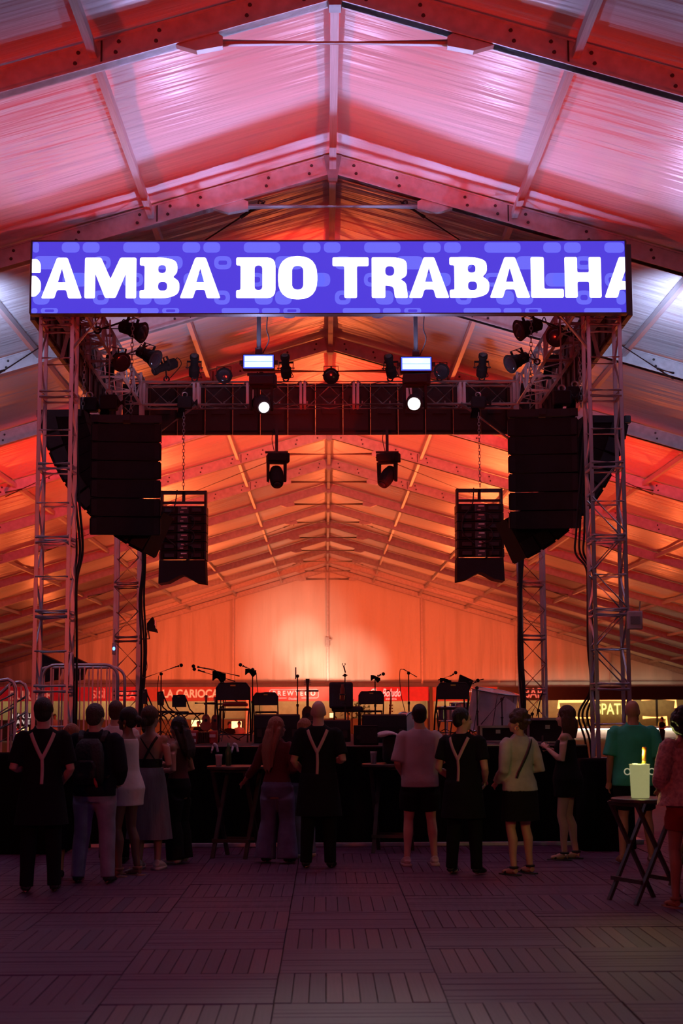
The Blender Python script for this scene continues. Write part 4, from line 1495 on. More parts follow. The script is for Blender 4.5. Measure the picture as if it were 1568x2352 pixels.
stair_rail('bent steel handrail of the stage stair at the left edge, nearer', (36, 1560), (-40, 1600), 20.6, 1.0, 3, (0.18, 0.36, 0.55))
stair_rail('bent steel handrail of the stage stair at the left edge, farther', (62, 1566), (-30, 1622), 22.0, 1.0, 4, (0.2, 0.42, 0.62))
stairs = thing('stage_stair', 'black stage stair at the left edge behind the rails', 'stairs', (-4.6, 21.2, 0))
for i in range(5):
    MB().box((-4.32 - 0.22 * i, 21.3, 1.05 - 0.21 * i - 0.02), (0.26, 1.1, 0.04)).build('tread', 'stage_deck', stairs)
for yy in (20.75, 21.85):
    MB().hexa([(-5.35, yy - 0.03, 0.0), (-4.2, yy - 0.03, 0.0), (-4.2, yy + 0.03, 0.0), (-5.35, yy + 0.03, 0.0), (-5.35, yy - 0.03, 0.12), (-4.2, yy - 0.03, 1.0), (-4.2, yy + 0.03, 1.0), (-5.35, yy + 0.03, 0.12)]).build('stringer', 'black_metal', stairs, fix=True)

# two wedge speakers on poles behind the barriers
for (px, py, Y, lab) in ((118, 1533, 28.5, 'black wedge loudspeaker on a pole behind the crowd barrier, left one'), (175, 1533, 28.5, 'black wedge loudspeaker on a pole behind the crowd barrier, right one')):
    p = W(px, py, Y)
    t = thing('pole_speaker', lab, 'speaker', (p.x, Y, 0), group='wedge speakers behind the barrier')
    MB().hexa([p + Vector(q) for q in ((-0.2, -0.15, -0.28), (0.12, -0.2, -0.22), (0.12, 0.2, -0.22), (-0.2, 0.15, -0.28), (-0.2, -0.15, 0.27), (0.2, -0.2, 0.08), (0.2, 0.2, 0.08), (-0.2, 0.15, 0.27))]).build('cabinet', 'black_paint', t, bevel=0.015, fix=True)
    MB().box(p + Vector((0.0, -0.19, -0.04)), (0.2, 0.01, 0.22)).build('grille', 'grille', t)
    rod('pole', (p.x, Y, 0.02), p + Vector((0, 0, -0.22)), 0.02, 'black_metal', t)
    for k in range(3):
        a = k * 2 * PI / 3
        rod('leg', (p.x, Y, 0.7), (p.x + 0.17 * math.cos(a), Y + 0.3 * math.sin(a), 0.015), 0.012, 'black_metal', t)
# ================================================================== instruments and furniture on the stage
mat('chair_black', (0.02, 0.018, 0.02), 0.45, 0.2)
mat('chair_pad', (0.03, 0.025, 0.028), 0.7, bump=0.15, bscale=60)
mat('wood_red', (0.26, 0.035, 0.02), 0.35, coat=0.4, var=0.3, nscale=8)
mat('wood_dark', (0.05, 0.02, 0.015), 0.4, var=0.3)
mat('drum_white', (0.70, 0.60, 0.58), 0.4)
mat('drum_skin', (0.75, 0.68, 0.62), 0.6)
mat('chrome', (0.75, 0.74, 0.75), 0.18, 1.0)
mat('red_case', (0.40, 0.03, 0.035), 0.5)
mat('brass_red', (0.45, 0.09, 0.03), 0.3, 0.8)
mat('glass_red', (0.35, 0.08, 0.05), 0.15)
mat('gold_plate', (0.7, 0.45, 0.1), 0.4, 0.6)
mat('leaf_green', (0.10, 0.22, 0.02), 0.6, var=0.4)
mat('terracotta', (0.14, 0.06, 0.04), 0.8)


def folding_chair(label, loc, rz, s=1.0, first=[None]):
    """origin on the floor under the seat, backrest towards -y"""
    M = Matrix.Translation(Vector(loc)) @ Matrix.Rotation(rz, 4, 'Z') @ Matrix.Scale(s, 4)
    if first[0] is not None:
        return dup(first[0], M, label)
    t = thing('folding_chair', label, 'chair', group='black folding chairs on the stage', M=M)
    first[0] = t
    w = 0.22
    # back panel: rounded top, curved
    b = MB()
    pts = []
    for i in range(13):
        a = PI * i / 12
        pts.append((-(w - 0.03) * math.cos(a) if 0 else 0, 0))
    outline = [(-w, 0.56), (-w, 0.68)] + [(-w + 0.09 - 0.09 * math.cos(a), 0.70 + 0.09 * math.sin(a)) for a in [PI / 12 * k for k in range(0, 7)]] \
        + [(w - 0.09 + 0.09 * math.sin(a), 0.70 + 0.09 * math.cos(a)) for a in [PI / 12 * k for k in range(0, 7)]] + [(w, 0.68), (w, 0.56)]
    b.prism(outline, 'y', -0.27, -0.25)
    o = b.build('backrest', 'chair_pad', t, local=True, fix=True, bevel=0.006)
    MB().box((0, -0.275, 0.755), (0.07, 0.006, 0.018)).build('maker_plate', 'gold_plate', o, local=True)
    MB().box((0, 0.0, 0.435), (0.40, 0.40, 0.035)).build('seat', 'chair_pad', t, local=True, bevel=0.015)
    for k in (-1, 1):
        MB().tube([(k * w, 0.22, 0.0), (k * w, 0.05, 0.34), (k * w, -0.17, 0.52), (k * w, -0.26, 0.72), (k * (w - 0.04), -0.265, 0.78)], 0.012, 7).build('leg', 'chair_black', t, smooth=True, local=True)
        MB().tube([(k * (w - 0.025), -0.24, 0.0), (k * (w - 0.025), -0.02, 0.36), (k * (w - 0.025), 0.12, 0.43)], 0.011, 7).build('leg', 'chair_black', t, smooth=True, local=True)
    for (y, z) in ((0.17, 0.10), (-0.18, 0.10)):
        MB().cyl((-w, y, z), (w, y, z), 0.009, seg=7).build('stretcher', 'chair_black', t, local=True)
    MB().tube([(-w + 0.04, -0.262, 0.785), (0, -0.262, 0.79), (w - 0.04, -0.262, 0.785)], 0.012, 7).build('top_rail', 'chair_black', t, smooth=True, local=True)
    return t


def on_deck(px, Y):
    p = W(px, 1690, Y)
    return (p.x, Y, DECK)


folding_chair('large black folding chair nearest the stage front, back to us, red box on it', on_deck(537, 21.75), 0.0, 1.03)
folding_chair('black folding chair right of the large one, in front of the BREWTECO sign', on_deck(611, 25.9), 0.0, 0.90)
folding_chair('black folding chair in front of the Che Boludo sign', on_deck(852, 25.9), 0.0, 0.92)
folding_chair('black folding chair before the drums on the right', on_deck(1036, 22.4), 0.05, 1.03)
folding_chair('black folding chair turned sideways under the LA CARIOCA sign', on_deck(436, 25.8), -0.85, 0.86)
folding_chair('black folding chair seen edge on, middle of three at the left', on_deck(402, 25.0), -1.25, 0.92)
folding_chair('black folding chair seen edge on, leftmost of three at the left', on_deck(368, 24.2), -1.3, 0.95)

# red tambourine case on the large chair
c = Vector(on_deck(540, 21.8)) + Vector((0, 0.02, 0.485))
t = thing('instrument_case', 'flat red instrument box lying on the large folding chair', 'case', c)
MB().box(c + Vector((0, 0, 0.03)), (0.34, 0.28, 0.045)).build('body', 'red_case', t, bevel=0.012)
MB().box(c + Vector((0, 0, 0.06)), (0.30, 0.25, 0.02)).build('lid', 'wood_red', t, bevel=0.006)
MB().tube([c + Vector((0.02, 0, 0.07)), c + Vector((0.0, 0, 0.10)), c + Vector((-0.03, 0, 0.14))], [0.025, 0.02, 0.01], 8).build('knob', 'wood_dark', t)

# padded armchair
p = Vector(on_deck(786, 25.0))
t = thing('padded_chair', 'dark padded chair turned to the right at the centre of the stage', 'chair', p)
MB().box(p + Vector((-0.02, -0.16, 0.66)), (0.38, 0.08, 0.42)).build('backrest', 'chair_pad', t, bevel=0.035)
MB().box(p + Vector((0.08, 0.05, 0.44)), (0.50, 0.42, 0.09)).build('seat', 'chair_pad', t, bevel=0.03)
for a in (-0.14, 0.3):
    for bq in (-0.12, 0.22):
        rod('leg', p + Vector((a, bq, 0)), p + Vector((a * 0.9, bq, 0.4)), 0.014, 'chair_black', t)

# ---- microphone stands
def mic_stand(label, px, Y, top_py, boom=None, mics=(), towel=None, base='tripod', clip=None, cord=None):
    """stand at pixel column px and depth Y; boom: list of two pixels; mics: pixels of capsule ends with the tail pixel"""
    p = W(px, top_py, Y)
    t = thing('microphone_stand', label, 'mic stand', (p.x, Y, DECK), group='microphone stands on the stage')
    rod('pole', (p.x, Y, DECK + 0.1), (p.x, Y, DECK + (p.z - DECK) * 0.55), 0.012, 'black_metal', t)
    rod('pole', (p.x, Y, DECK + (p.z - DECK) * 0.53), (p.x, Y, p.z), 0.0085, 'black_metal', t)
    MB().cyl((p.x, Y, DECK + (p.z - DECK) * 0.52), (p.x, Y, DECK + (p.z - DECK) * 0.56), 0.019).build('clutch', 'black_plastic', t)
    for k in range(3):
        a = 0.5 + k * 2 * PI / 3
        rod('leg', (p.x, Y, DECK + 0.14), (p.x + 0.27 * math.cos(a), Y + 0.27 * math.sin(a), DECK + 0.008), 0.009, 'black_metal', t)
    if boom:
        a, b = W(*boom[0], Y), W(*boom[1], Y - 0.05)
        bo = rod('boom', a, b, 0.0085, 'black_metal', t)
        MB().ell((p.x, Y, p.z), (0.026, 0.026, 0.026), 10, 6).build('swivel', 'black_plastic', t)
    for (h, tail) in mics:
        a, b = W(*h, Y - 0.05), W(*tail, Y - 0.05)
        m = MB().tube([b, a.lerp(b, 0.35)], [0.012, 0.018], 8).build('microphone', 'black_metal', t, smooth=True)
        d = (a - b).normalized()
        MB().ell(a, (0.027, 0.027, 0.027), 10, 7).build('mic_head', 'grille', m)
    if towel:
        x0, y0, x1, y1, m_ = towel
        A, B = W(x0, y0, Y), W(x1, y1, Y)
        n = 10
        rings = []
        for i in range(n + 1):
            u = i / n
            x = A.x + (B.x - A.x) * u
            zt = A.z - 0.03 * u + 0.008 * math.sin(5 * u)
            zb = B.z + 0.05 * (0.5 - 0.5 * math.cos(9 * u)) + 0.04 * (1 - u)
            rings.append([(x, Y - 0.045 - 0.012 * math.sin(7 * u), zb), (x, Y - 0.02 - 0.01 * math.sin(7 * u), zt), (x, Y + 0.02, zt), (x, Y + 0.045, zb + 0.03), (x, Y + 0.03, zb + 0.03), (x, Y - 0.03, zb)])
        MB().rings(rings).build('cloth_cover', m_, t, fix=True)
    if clip:
        a, b = W(*clip[0], Y), W(*clip[1], Y)
        MB().tube([a, a.lerp(b, 0.5), b], 0.010, 6).build('mic_clip', 'black_plastic', t)
        for k in (-1, 1):
            MB().tube([b, b + Vector((k * 0.022, 0, 0.02)), b + Vector((k * 0.02, 0, 0.045))], 0.007, 6).build('clip_jaw', 'black_plastic', t)
    if cord:
        MB().tube(curve_pts([W(x, y, Y - 0.03) for x, y in cord], 6), 0.0055, 5).build('cord', 'rubber', t, smooth=True)
    return t


mic_stand('black microphone stand with a long boom rising right, at the far left', 370, 22.8, 1548, [(328, 1558), (405, 1531)], [((416, 1528), (402, 1532))], cord=[(364, 1552), (361, 1600), (366, 1660)])
mic_stand('black microphone stand with a cloth over its boom, upper of two side by side', 513, 22.4, 1556, [(550, 1553), (455, 1532)], [((444, 1530), (470, 1535))], (488, 1541, 518, 1570, 'black_cloth'), cord=[(470, 1534), (500, 1545), (517, 1600), (515, 1650)])
mic_stand('black microphone stand with a second lower boom beside the cloth', 507, 23.1, 1562, [(540, 1565), (455, 1540)], [((446, 1537), (470, 1543))])
mic_stand('black microphone stand with a small cloth bag, left of the BREWTECO sign', 580, 22.7, 1538, [(588, 1541), (562, 1532)], [((552, 1527), (566, 1533))], (563, 1536, 588, 1557, 'black_cloth'), cord=[(588, 1545), (591, 1580), (597, 1640)])
mic_stand('straight black stand with a clamp beside the upright guitar', 683, 23.0, 1553, [(679, 1533), (679, 1560)])
mic_stand('black microphone stand with an empty clip at the stage centre', 792, 23.2, 1551, [(797, 1551), (787, 1552)], clip=((793, 1545), (789, 1530)))
mic_stand('black microphone stand with a dark cloth hung on it, right of the centre', 861, 23.4, 1556, [(852, 1562), (872, 1552)], [((880, 1548), (866, 1552))], (851, 1551, 873, 1570, 'black_cloth'))
mic_stand('thin microphone stand with a short tilted boom and a looping cord', 938, 23.6, 1546, [(957, 1555), (926, 1537)], cord=[(926, 1537), (918, 1542), (920, 1590), (931, 1640)])
mic_stand('black microphone stand with a bag over the right folding chair', 1021, 23.6, 1562, [(1006, 1562), (1040, 1550)], [((1046, 1545), (1034, 1553))], (1010, 1557, 1036, 1575, 'black_cloth'))
mic_stand('black microphone stand before the white drum', 1095, 22.3, 1580, [(1110, 1560), (1078, 1566)], [((1097, 1563), (1085, 1571))])
mic_stand('black boom stand leaning over the drum case', 1152, 22.6, 1606, [(1104, 1664), (1158, 1600)])
mic_stand('black boom stand left of the right rear tower', 1222, 22.8, 1640, [(1216, 1648), (1246, 1590)])
mic_stand('black boom stand with a steep boom close to the right rear tower', 1236, 23.6, 1632, [(1232, 1645), (1244, 1592)])

# lamp head above the right chair
p = W(1065, 1566, 23.4)
t = thing('monitor_lamp', 'black angular lamp head on a stand above the right folding chair', 'lamp', (p.x, 23.4, DECK))
MB().hexa([p + Vector(q) for q in ((-0.10, -0.08, -0.09), (0.08, -0.08, -0.12), (0.08, 0.08, -0.12), (-0.10, 0.08, -0.09), (-0.06, -0.07, 0.11), (0.14, -0.07, 0.02), (0.14, 0.07, 0.02), (-0.06, 0.07, 0.11))]).build('housing', 'black_paint', t, bevel=0.01, fix=True)
rod('pole', (p.x, 23.4, DECK), p + Vector((0, 0, -0.08)), 0.011, 'black_metal', t)
for k in range(3):
    a = 0.3 + k * 2 * PI / 3
    rod('leg', (p.x, 23.4, DECK + 0.2), (p.x + 0.25 * math.cos(a), 23.4 + 0.25 * math.sin(a), DECK + 0.008), 0.009, 'black_metal', t)
# cloth on the far right stand
t = thing('hanging_towel', 'pale towel hung on the boom stand by the drum case', 'towel', W(1171, 1600, 22.55))
A, B = W(1161, 1602, 22.55), W(1184, 1640, 22.55)
rings = []
for i in range(9):
    u = i / 8
    x = A.x + (B.x - A.x) * u
    rings.append([(x, 22.53 - 0.01 * math.sin(9 * u), B.z + 0.05 * u), (x, 22.54, A.z - 0.10 * u), (x, 22.57, A.z - 0.1 * u), (x, 22.59, B.z + 0.06)])
MB().rings(rings).build('cloth', 'towel_white', t, fix=True)


# ---- guitars on stands
def guitar(label, px, Y, top_py, s=1.0, body='wood_red', lean=0.0):
    p = W(px, top_py, Y)
    L = p.z - (DECK + 0.12)
    t = thing('guitar', label, 'guitar', (p.x, Y, DECK + 0.12))
    M = Matrix.Translation((p.x, Y, DECK + 0.12)) @ Matrix.Rotation(lean, 4, 'Y') @ Matrix.Rotation(-0.12, 4, 'X')
    k = L / 0.98
    prof = []
    for i in range(33):
        a = -PI / 2 + 2 * PI * i / 32
        z = 0.24 + 0.24 * math.sin(a)
        wv = 0.18 if z < 0.24 else 0.135
        x = wv * math.cos(a) * (1 - 0.22 * math.exp(-((z - 0.28) / 0.07) ** 2))
        prof.append((x * k, z * k))
    b = MB().prism(prof[:-1], 'y', -0.045 * k, 0.045 * k, M).build('body', body, t, fix=True, bevel=0.006)
    MB().lathe([(0.045 * k, 0), (0.04 * k, 0.004)], 16, M @ Matrix.Translation((0, -0.046 * k, 0.30 * k)) @ Matrix.Rotation(PI / 2, 4, 'X')).build('sound_hole', 'rubber', t)
    MB().box((0, -0.04 * k, 0.64 * k), (0.05 * k, 0.03 * k, 0.46 * k), M).build('neck', 'wood_dark', t)
    h = MB().hexa([M @ Vector(q) for q in ((-0.025 * k, -0.05 * k, 0.86 * k), (0.025 * k, -0.05 * k, 0.86 * k), (0.025 * k, -0.03 * k, 0.86 * k), (-0.025 * k, -0.03 * k, 0.86 * k),
                                           (-0.04 * k, -0.04 * k, 1.0 * k), (0.04 * k, -0.04 * k, 1.0 * k), (0.04 * k, -0.02 * k, 1.0 * k), (-0.04 * k, -0.02 * k, 1.0 * k))]).build('headstock', body, t, fix=True)
    for q in range(3):
        for sg in (-1, 1):
            block('tuning_peg', (sg * 0.05 * k, -0.035 * k, (0.885 + 0.038 * q) * k), (0.03 * k, 0.015 * k, 0.016 * k), 'dull_steel', h, M)
    return t


def guitar_stand(label, px, Y, neck_py):
    p = W(px, neck_py, Y)
    t = thing('guitar_stand', label, 'stand', (p.x, Y, DECK), group='guitar stands on the stage')
    rod('pole', (p.x, Y + 0.12, DECK + 0.2), (p.x, Y + 0.10, p.z), 0.012, 'black_metal', t)
    MB().tube([(p.x - 0.16, Y - 0.06, p.z), (p.x, Y + 0.09, p.z), (p.x + 0.16, Y - 0.06, p.z)], 0.013, 7).build('neck_cradle', 'black_metal', t)
    MB().tube([(p.x - 0.15, Y - 0.12, DECK + 0.10), (p.x - 0.12, Y + 0.10, DECK + 0.10), (p.x + 0.12, Y + 0.10, DECK + 0.10), (p.x + 0.15, Y - 0.12, DECK + 0.10)], 0.012, 7).build('cradle', 'black_metal', t)
    for k in range(3):
        a = PI / 2 + k * 2 * PI / 3
        rod('leg', (p.x, Y + 0.12, DECK + 0.25), (p.x + 0.26 * math.cos(a), Y + 0.12 + 0.26 * math.sin(a), DECK + 0.008), 0.010, 'black_metal', t)
    return t


guitar('dark small guitar standing upright before the BREWTECO sign', 706, 23.4, 1561, body='wood_dark')
guitar_stand('black guitar stand with a wide neck cradle before the BREWTECO sign', 706, 23.4, 1587)
guitar('red brown guitar at the left, its headstock by the LA CARIOCA sign', 473, 23.6, 1598, body='wood_red')
guitar_stand('black guitar stand holding the left red brown guitar', 473, 23.6, 1615)
guitar('second red brown guitar just left of the large folding chair', 494, 24.0, 1602, body='wood_red')
guitar_stand('black guitar stand holding the second red brown guitar', 494, 24.0, 1617)

# sax on its stand
p = Vector(on_deck(898, 25.6))
zt = W(898, 1590, 25.6).z
t = thing('saxophone', 'reddish saxophone upright on a stand right of the centre', 'saxophone', p)
k = zt - DECK
MB().tube(curve_pts([p + Vector((0.0, 0, k)), p + Vector((0.0, 0, k * 0.8)), p + Vector((-0.02, 0, k * 0.45)), p + Vector((-0.02, 0, k * 0.22)), p + Vector((0.05, -0.02, k * 0.16)), p + Vector((0.10, -0.03, k * 0.26)), p + Vector((0.13, -0.05, k * 0.42))], 5),
          [0.010 + 0.040 * (i / 30) ** 1.2 for i in range(31)], 10).build('body', 'brass_red', t, smooth=True)
MB().tube([p + Vector((0, 0, k)), p + Vector((-0.03, 0, k + 0.03)), p + Vector((-0.08, 0, k + 0.02))], 0.011, 8).build('neck', 'brass_red', t)
for q in range(6):
    MB().cyl(p + Vector((-0.03, -0.03, k * (0.35 + 0.07 * q))), p + Vector((0.03, -0.045, k * (0.35 + 0.07 * q))), 0.014).build('key', 'brass_red', t)
rod('stand_pole', p + Vector((0.03, 0.06, 0)), p + Vector((0.0, 0.05, k * 0.5)), 0.012, 'black_metal', t)

# ---- drums
def drum(label, c, r, h, axis, shell, cat_group=None, name='drum', lugs=8, feet=None):
    c = Vector(c)
    u, v, d = basis(axis)
    t = thing(name, label, 'drum', c, group=cat_group)
    M = frame_from(c, u, v, d)
    MB().lathe([(r, -h / 2), (r, h / 2)], 28, M).build('shell', shell, t, smooth=False)
    for s in (-1, 1):
        MB().lathe([(r * 0.98, s * (h / 2 + 0.001)), (r * 0.5, s * (h / 2 + 0.004)), (0.005, s * (h / 2 + 0.004))][::s], 28, M).build('drum_skin', 'drum_skin', t)
        MB().torus(r + 0.008, 0.014, M @ Matrix.Translation((0, 0, s * h / 2)), 28, 6).build('rim', 'chrome', t, smooth=True)
    for k in range(lugs):
        a = 2 * PI * k / lugs
        rod('tension_rod', M @ Vector(((r + 0.014) * math.cos(a), (r + 0.014) * math.sin(a), -h / 2)), M @ Vector(((r + 0.014) * math.cos(a), (r + 0.014) * math.sin(a), h / 2)), 0.006, 'chrome', t)
    for f in (feet or []):
        rod('leg', f[0], f[1], 0.012, 'chrome', t)
    return t


c = W(1130, 1634, 24.0)
drum('large white drum tilted on the right of the stage', c, 0.36, 0.62, (0.16, -0.10, 1.0), 'drum_white',
     feet=[(c + Vector((sx_ * 0.3, 0.1 * k_, -0.2)), (c.x + sx_ * 0.36, 24.0 + 0.25 * k_, DECK)) for sx_ in (-1, 1) for k_ in (-1, 1)])
p = W(936, 1668, 22.2)
drum('pale round drum lying on its side left of the man in the grey shirt', (p.x, 22.2, DECK + 0.20), 0.19, 0.16, (0.75, -0.66, 0.0), 'drum_white')
for (px, py, Y, r, h, lab) in ((1030, 1640, 24.6, 0.17, 0.22, 'shiny small drum under the right folding chair'), (1056, 1632, 24.9, 0.15, 0.24, 'shiny tall hand drum behind the right folding chair'),
                               (1237, 1680, 21.6, 0.16, 0.2, 'shiny small drum with red lights on it by the right rear tower')):
    p = W(px, py, Y)
    drum(lab, p, r, h, (0, 0, 1), 'chrome', 'small chrome drums', 'small_drum', 6,
         feet=[((p.x + r * math.cos(a), Y + r * math.sin(a), p.z - h / 2), (p.x + 1.4 * r * math.cos(a), Y + 1.4 * r * math.sin(a), DECK)) for a in (0.3, 2.4, 4.5)])

# ---- flight case with metal edges
def flight_case(label, x0, x1, y, d, z0, z1, body='black_paint'):
    t = thing('flight_case', label, 'case', ((x0 + x1) / 2, y, z0), group='flight cases on the stage')
    MB().box(((x0 + x1) / 2, y, (z0 + z1) / 2), (x1 - x0 - 0.01, d - 0.01, z1 - z0 - 0.01)).build('body', body, t)
    for xx in (x0, x1):
        for yy in (y - d / 2, y + d / 2):
            block('edge', (xx, yy, (z0 + z1) / 2), (0.03, 0.03, z1 - z0), 'dull_steel', t)
    for zz in (z0 + 0.01, z1 - 0.01):
        for yy in (y - d / 2, y + d / 2):
            block('edge', ((x0 + x1) / 2, yy, zz), (x1 - x0, 0.03, 0.028), 'dull_steel', t)
    block('latch', ((x0 + x1) / 2, y - d / 2 - 0.01, z0 + (z1 - z0) * 0.66), (0.06, 0.012, 0.05), 'dull_steel', t)
    return t


a, b = W(1104, 1668, 21.0), W(1182, 1716, 21.0)
flight_case('black flight case with metal edges between the waiter and the denim jacket woman', a.x, b.x, 21.2, 0.45, DECK, a.z)
a, b = W(1325, 1682, 20.2), W(1362, 1745, 20.2)
p0_ = Vector((TC + 2.9, 20.5, 0))
flight_case('black rack case beside the right front tower', TC + 2.55, TC + 3.05, 20.5, 0.5, DECK, DECK + 0.32)
a, b = W(1080, 1664, 22.0), W(1150, 1680, 22.0)

# red instrument box with pale panels at the left
a, b = W(433, 1678, 20.6), W(500, 1712, 20.6)
t = thing('accordion', 'red accordion with pale panels lying on the left of the stage front', 'accordion', ((a.x + b.x) / 2, 20.6, DECK))
n = 9
w = (b.x - a.x)
MB().box((a.x + w * 0.18, 20.6, DECK + 0.09), (w * 0.3, 0.24, 0.18)).build('keyboard_side', 'red_case', t, bevel=0.02)
MB().box((b.x - w * 0.14, 20.6, DECK + 0.09), (w * 0.26, 0.24, 0.17)).build('bass_side', 'red_case', t, bevel=0.02)
for i in range(6):
    MB().box((a.x + w * (0.38 + 0.06 * i), 20.6, DECK + 0.085), (w * 0.045, 0.22, 0.15)).build('bellows_fold', 'wood_dark', t, bevel=0.006)
for (fx, fz) in ((0.18, 0.05), (0.84, 0.11), (0.18, 0.13)):
    block('panel', (a.x + w * fx, 20.475, DECK + fz), (w * 0.2, 0.012, 0.04), 'white_label', t)

# ---- wedge monitors along the stage front
def wedge(label, px0, px1, top_py, Y, d=0.5, flip=False):
    a, b = W(px0, top_py, Y), W(px1, top_py, Y)
    h = a.z - DECK
    x0, x1 = a.x, b.x
    t = thing('stage_monitor', label, 'speaker', ((x0 + x1) / 2, Y, DECK), group='wedge monitors on the stage front')
    prof = [(Y, DECK + 0.0), (Y + d, DECK + 0.0), (Y + d, DECK + h * 0.35), (Y + d * 0.38, DECK + h), (Y + 0.06, DECK + h * 0.96), (Y, DECK + h * 0.55)]
    MB().prism(prof, 'x', x0, x1).build('cabinet', 'black_paint', t, fix=True, bevel=0.012)
    q0 = Vector((0, Y + d * 0.96, DECK + h * 0.42))
    q1 = Vector((0, Y + d * 0.42, DECK + h * 0.98))
    nrm = Vector((0, (q0.z - q1.z), -(q0.y - q1.y))).normalized() * -1
    b_ = MB()
    e = 0.02
    nn = Vector((0, abs(nrm.y), abs(nrm.z)))
    b_.hexa([Vector((x0 + e, q0.y, q0.z)), Vector((x1 - e, q0.y, q0.z)), Vector((x1 - e, q1.y, q1.z)), Vector((x0 + e, q1.y, q1.z))] +
            [Vector((x0 + e, q0.y, q0.z)) + nn * 0.012, Vector((x1 - e, q0.y, q0.z)) + nn * 0.012, Vector((x1 - e, q1.y, q1.z)) + nn * 0.012, Vector((x0 + e, q1.y, q1.z)) + nn * 0.012])
    b_.build('grille', 'grille', t, fix=True)
    for s in (0.12, 0.88):
        block('handle', (x0 + (x1 - x0) * s, Y - 0.008, DECK + h * 0.35), (0.06, 0.016, 0.10), 'black_plastic', t)
    block('back_plate', ((x0 + x1) / 2, Y - 0.006, DECK + h * 0.28), (0.14, 0.012, 0.1), 'amp_panel', t)
    return t


wedge('large black wedge monitor behind the long haired woman in jeans', 583, 688, 1641, 20.9)
wedge('black wedge monitor behind the bald waiter', 700, 805, 1654, 21.6)
wedge('large black wedge monitor left of the man in the grey shirt', 832, 934, 1641, 20.9)
a, b = W(812, 1666, 19.75), W(868, 1700, 19.75)
t = thing('front_fill', 'small black loudspeaker on the stage edge right of the bald waiter', 'speaker', ((a.x + b.x) / 2, 19.75, DECK))
MB().box(((a.x + b.x) / 2, 19.75, (DECK + a.z) / 2), (b.x - a.x, 0.3, a.z - DECK)).build('cabinet', 'black_paint', t, bevel=0.01)
MB().box(((a.x + b.x) / 2 + 0.03, 19.595, (DECK + a.z) / 2), ((b.x - a.x) * 0.7, 0.012, (a.z - DECK) * 0.8)).build('grille', 'grille', t)
MB().cyl((a.x + 0.06, 19.585, DECK + 0.1), (a.x + 0.06, 19.60, DECK + 0.1), 0.03).build('port', 'rubber', t)

# white cloths tied to the stage edge
for px, lab in ((386, 'behind the dark haired woman'), (495, 'under the large folding chair'), (541, 'left of the long haired woman')):
    p = W(px, 1712, 19.12)
    t = thing('tied_cloth', 'small white cloth tied to the stage edge %s' % lab, 'cloth', (p.x, 19.12, DECK), group='white cloths on the stage edge')
    MB().tube(curve_pts([(p.x - 0.05, 19.15, DECK + 0.0), (p.x - 0.02, 19.13, DECK + 0.03), (p.x + 0.01, 19.12, DECK + 0.01), (p.x + 0.03, 19.11, DECK - 0.06)], 5), [0.012] * 5 + [0.022] * 6 + [0.016] * 5, 8).build('knot', 'towel_white', t, smooth=True)
    MB().tube([(p.x - 0.03, 19.13, DECK + 0.01), (p.x - 0.05, 19.10, DECK - 0.07)], [0.016, 0.01], 8).build('tail', 'towel_white', t, smooth=True)

# bottle of reddish glass hung on the centre stand
p = W(786, 1592, 23.05)
t = thing('bottle_holder', 'small reddish drink in a holder on the centre microphone stand', 'drink', p)
MB().lathe([(0.030, -0.11), (0.036, -0.10), (0.036, 0.06), (0.02, 0.10), (0.02, 0.13)], 14, Matrix.Translation(p)).build('bottle', 'glass_red', t, smooth=True)
MB().torus(0.042, 0.008, Matrix.Translation(p + Vector((0, 0, -0.02))), 14, 5).build('ring', 'black_metal', t)
rod('arm', p + Vector((0.04, 0, -0.02)), (W(792, 1592, 23.2).x, 23.2, p.z - 0.02), 0.008, 'black_metal', t)

# plant in a pot far behind the stage
for (px, py, Y, r, lab) in ((808, 1632, 62.0, 0.55, 'leafy green potted plant behind the centre of the stage'), (836, 1642, 63.0, 0.35, 'smaller leafy green plant right of the other one')):
    p = W(px, py, Y)
    t = thing('potted_plant', lab, 'plant', (p.x, Y, 0), group='plants in the hall')
    MB().lathe([(0.22, 0), (0.3, 0.5), (0.32, 0.52)], 16, Matrix.Translation((p.x, Y, 0))).build('pot', 'terracotta', t)
    MB().tube([(p.x, Y, 0.5), p], 0.03, 6).build('stem', 'wood_dark', t)
    rnd = random.Random(px)
    b = MB()
    for i in range(150):
        q = Vector((rnd.gauss(0, 1), rnd.gauss(0, 1), rnd.gauss(0, 0.8))).normalized() * r * rnd.uniform(0.4, 1.0) + p
        d = Vector((rnd.uniform(-1, 1), rnd.uniform(-1, 1), rnd.uniform(-0.6, 1))).normalized()
        u, v, w_ = basis(d)
        b.add([q, q + u * 0.035 + d * 0.09, q + d * 0.2, q - u * 0.035 + d * 0.09], [(0, 1, 2, 3)])
    tag(b.build('foliage', 'leaf_green', t), kind='stuff')
# ================================================================== people
mat('skin_light', (0.62, 0.36, 0.27), 0.5, var=0.06)
mat('skin_tan', (0.42, 0.22, 0.15), 0.5, var=0.06)
mat('skin_brown', (0.22, 0.10, 0.065), 0.5, var=0.06)
mat('hair_black', (0.012, 0.009, 0.008), 0.5, bump=0.5, bscale=40, stretch=(3, 3, 0.4))
mat('hair_brown', (0.07, 0.03, 0.018), 0.5, bump=0.5, bscale=40, stretch=(3, 3, 0.4))
mat('hair_auburn', (0.36, 0.15, 0.08), 0.45, bump=0.6, bscale=40, stretch=(3, 3, 0.3))
mat('hair_grey', (0.06, 0.05, 0.05), 0.6, bump=0.5, bscale=50)
mat('tee_black', (0.010, 0.010, 0.012), 0.9, bump=0.25, bscale=9, spec=0.2)
mat('pants_black', (0.008, 0.008, 0.010), 0.9, bump=0.25, bscale=9, spec=0.2)
mat('jacket_navy', (0.010, 0.012, 0.022), 0.85, bump=0.3, bscale=9, spec=0.2)
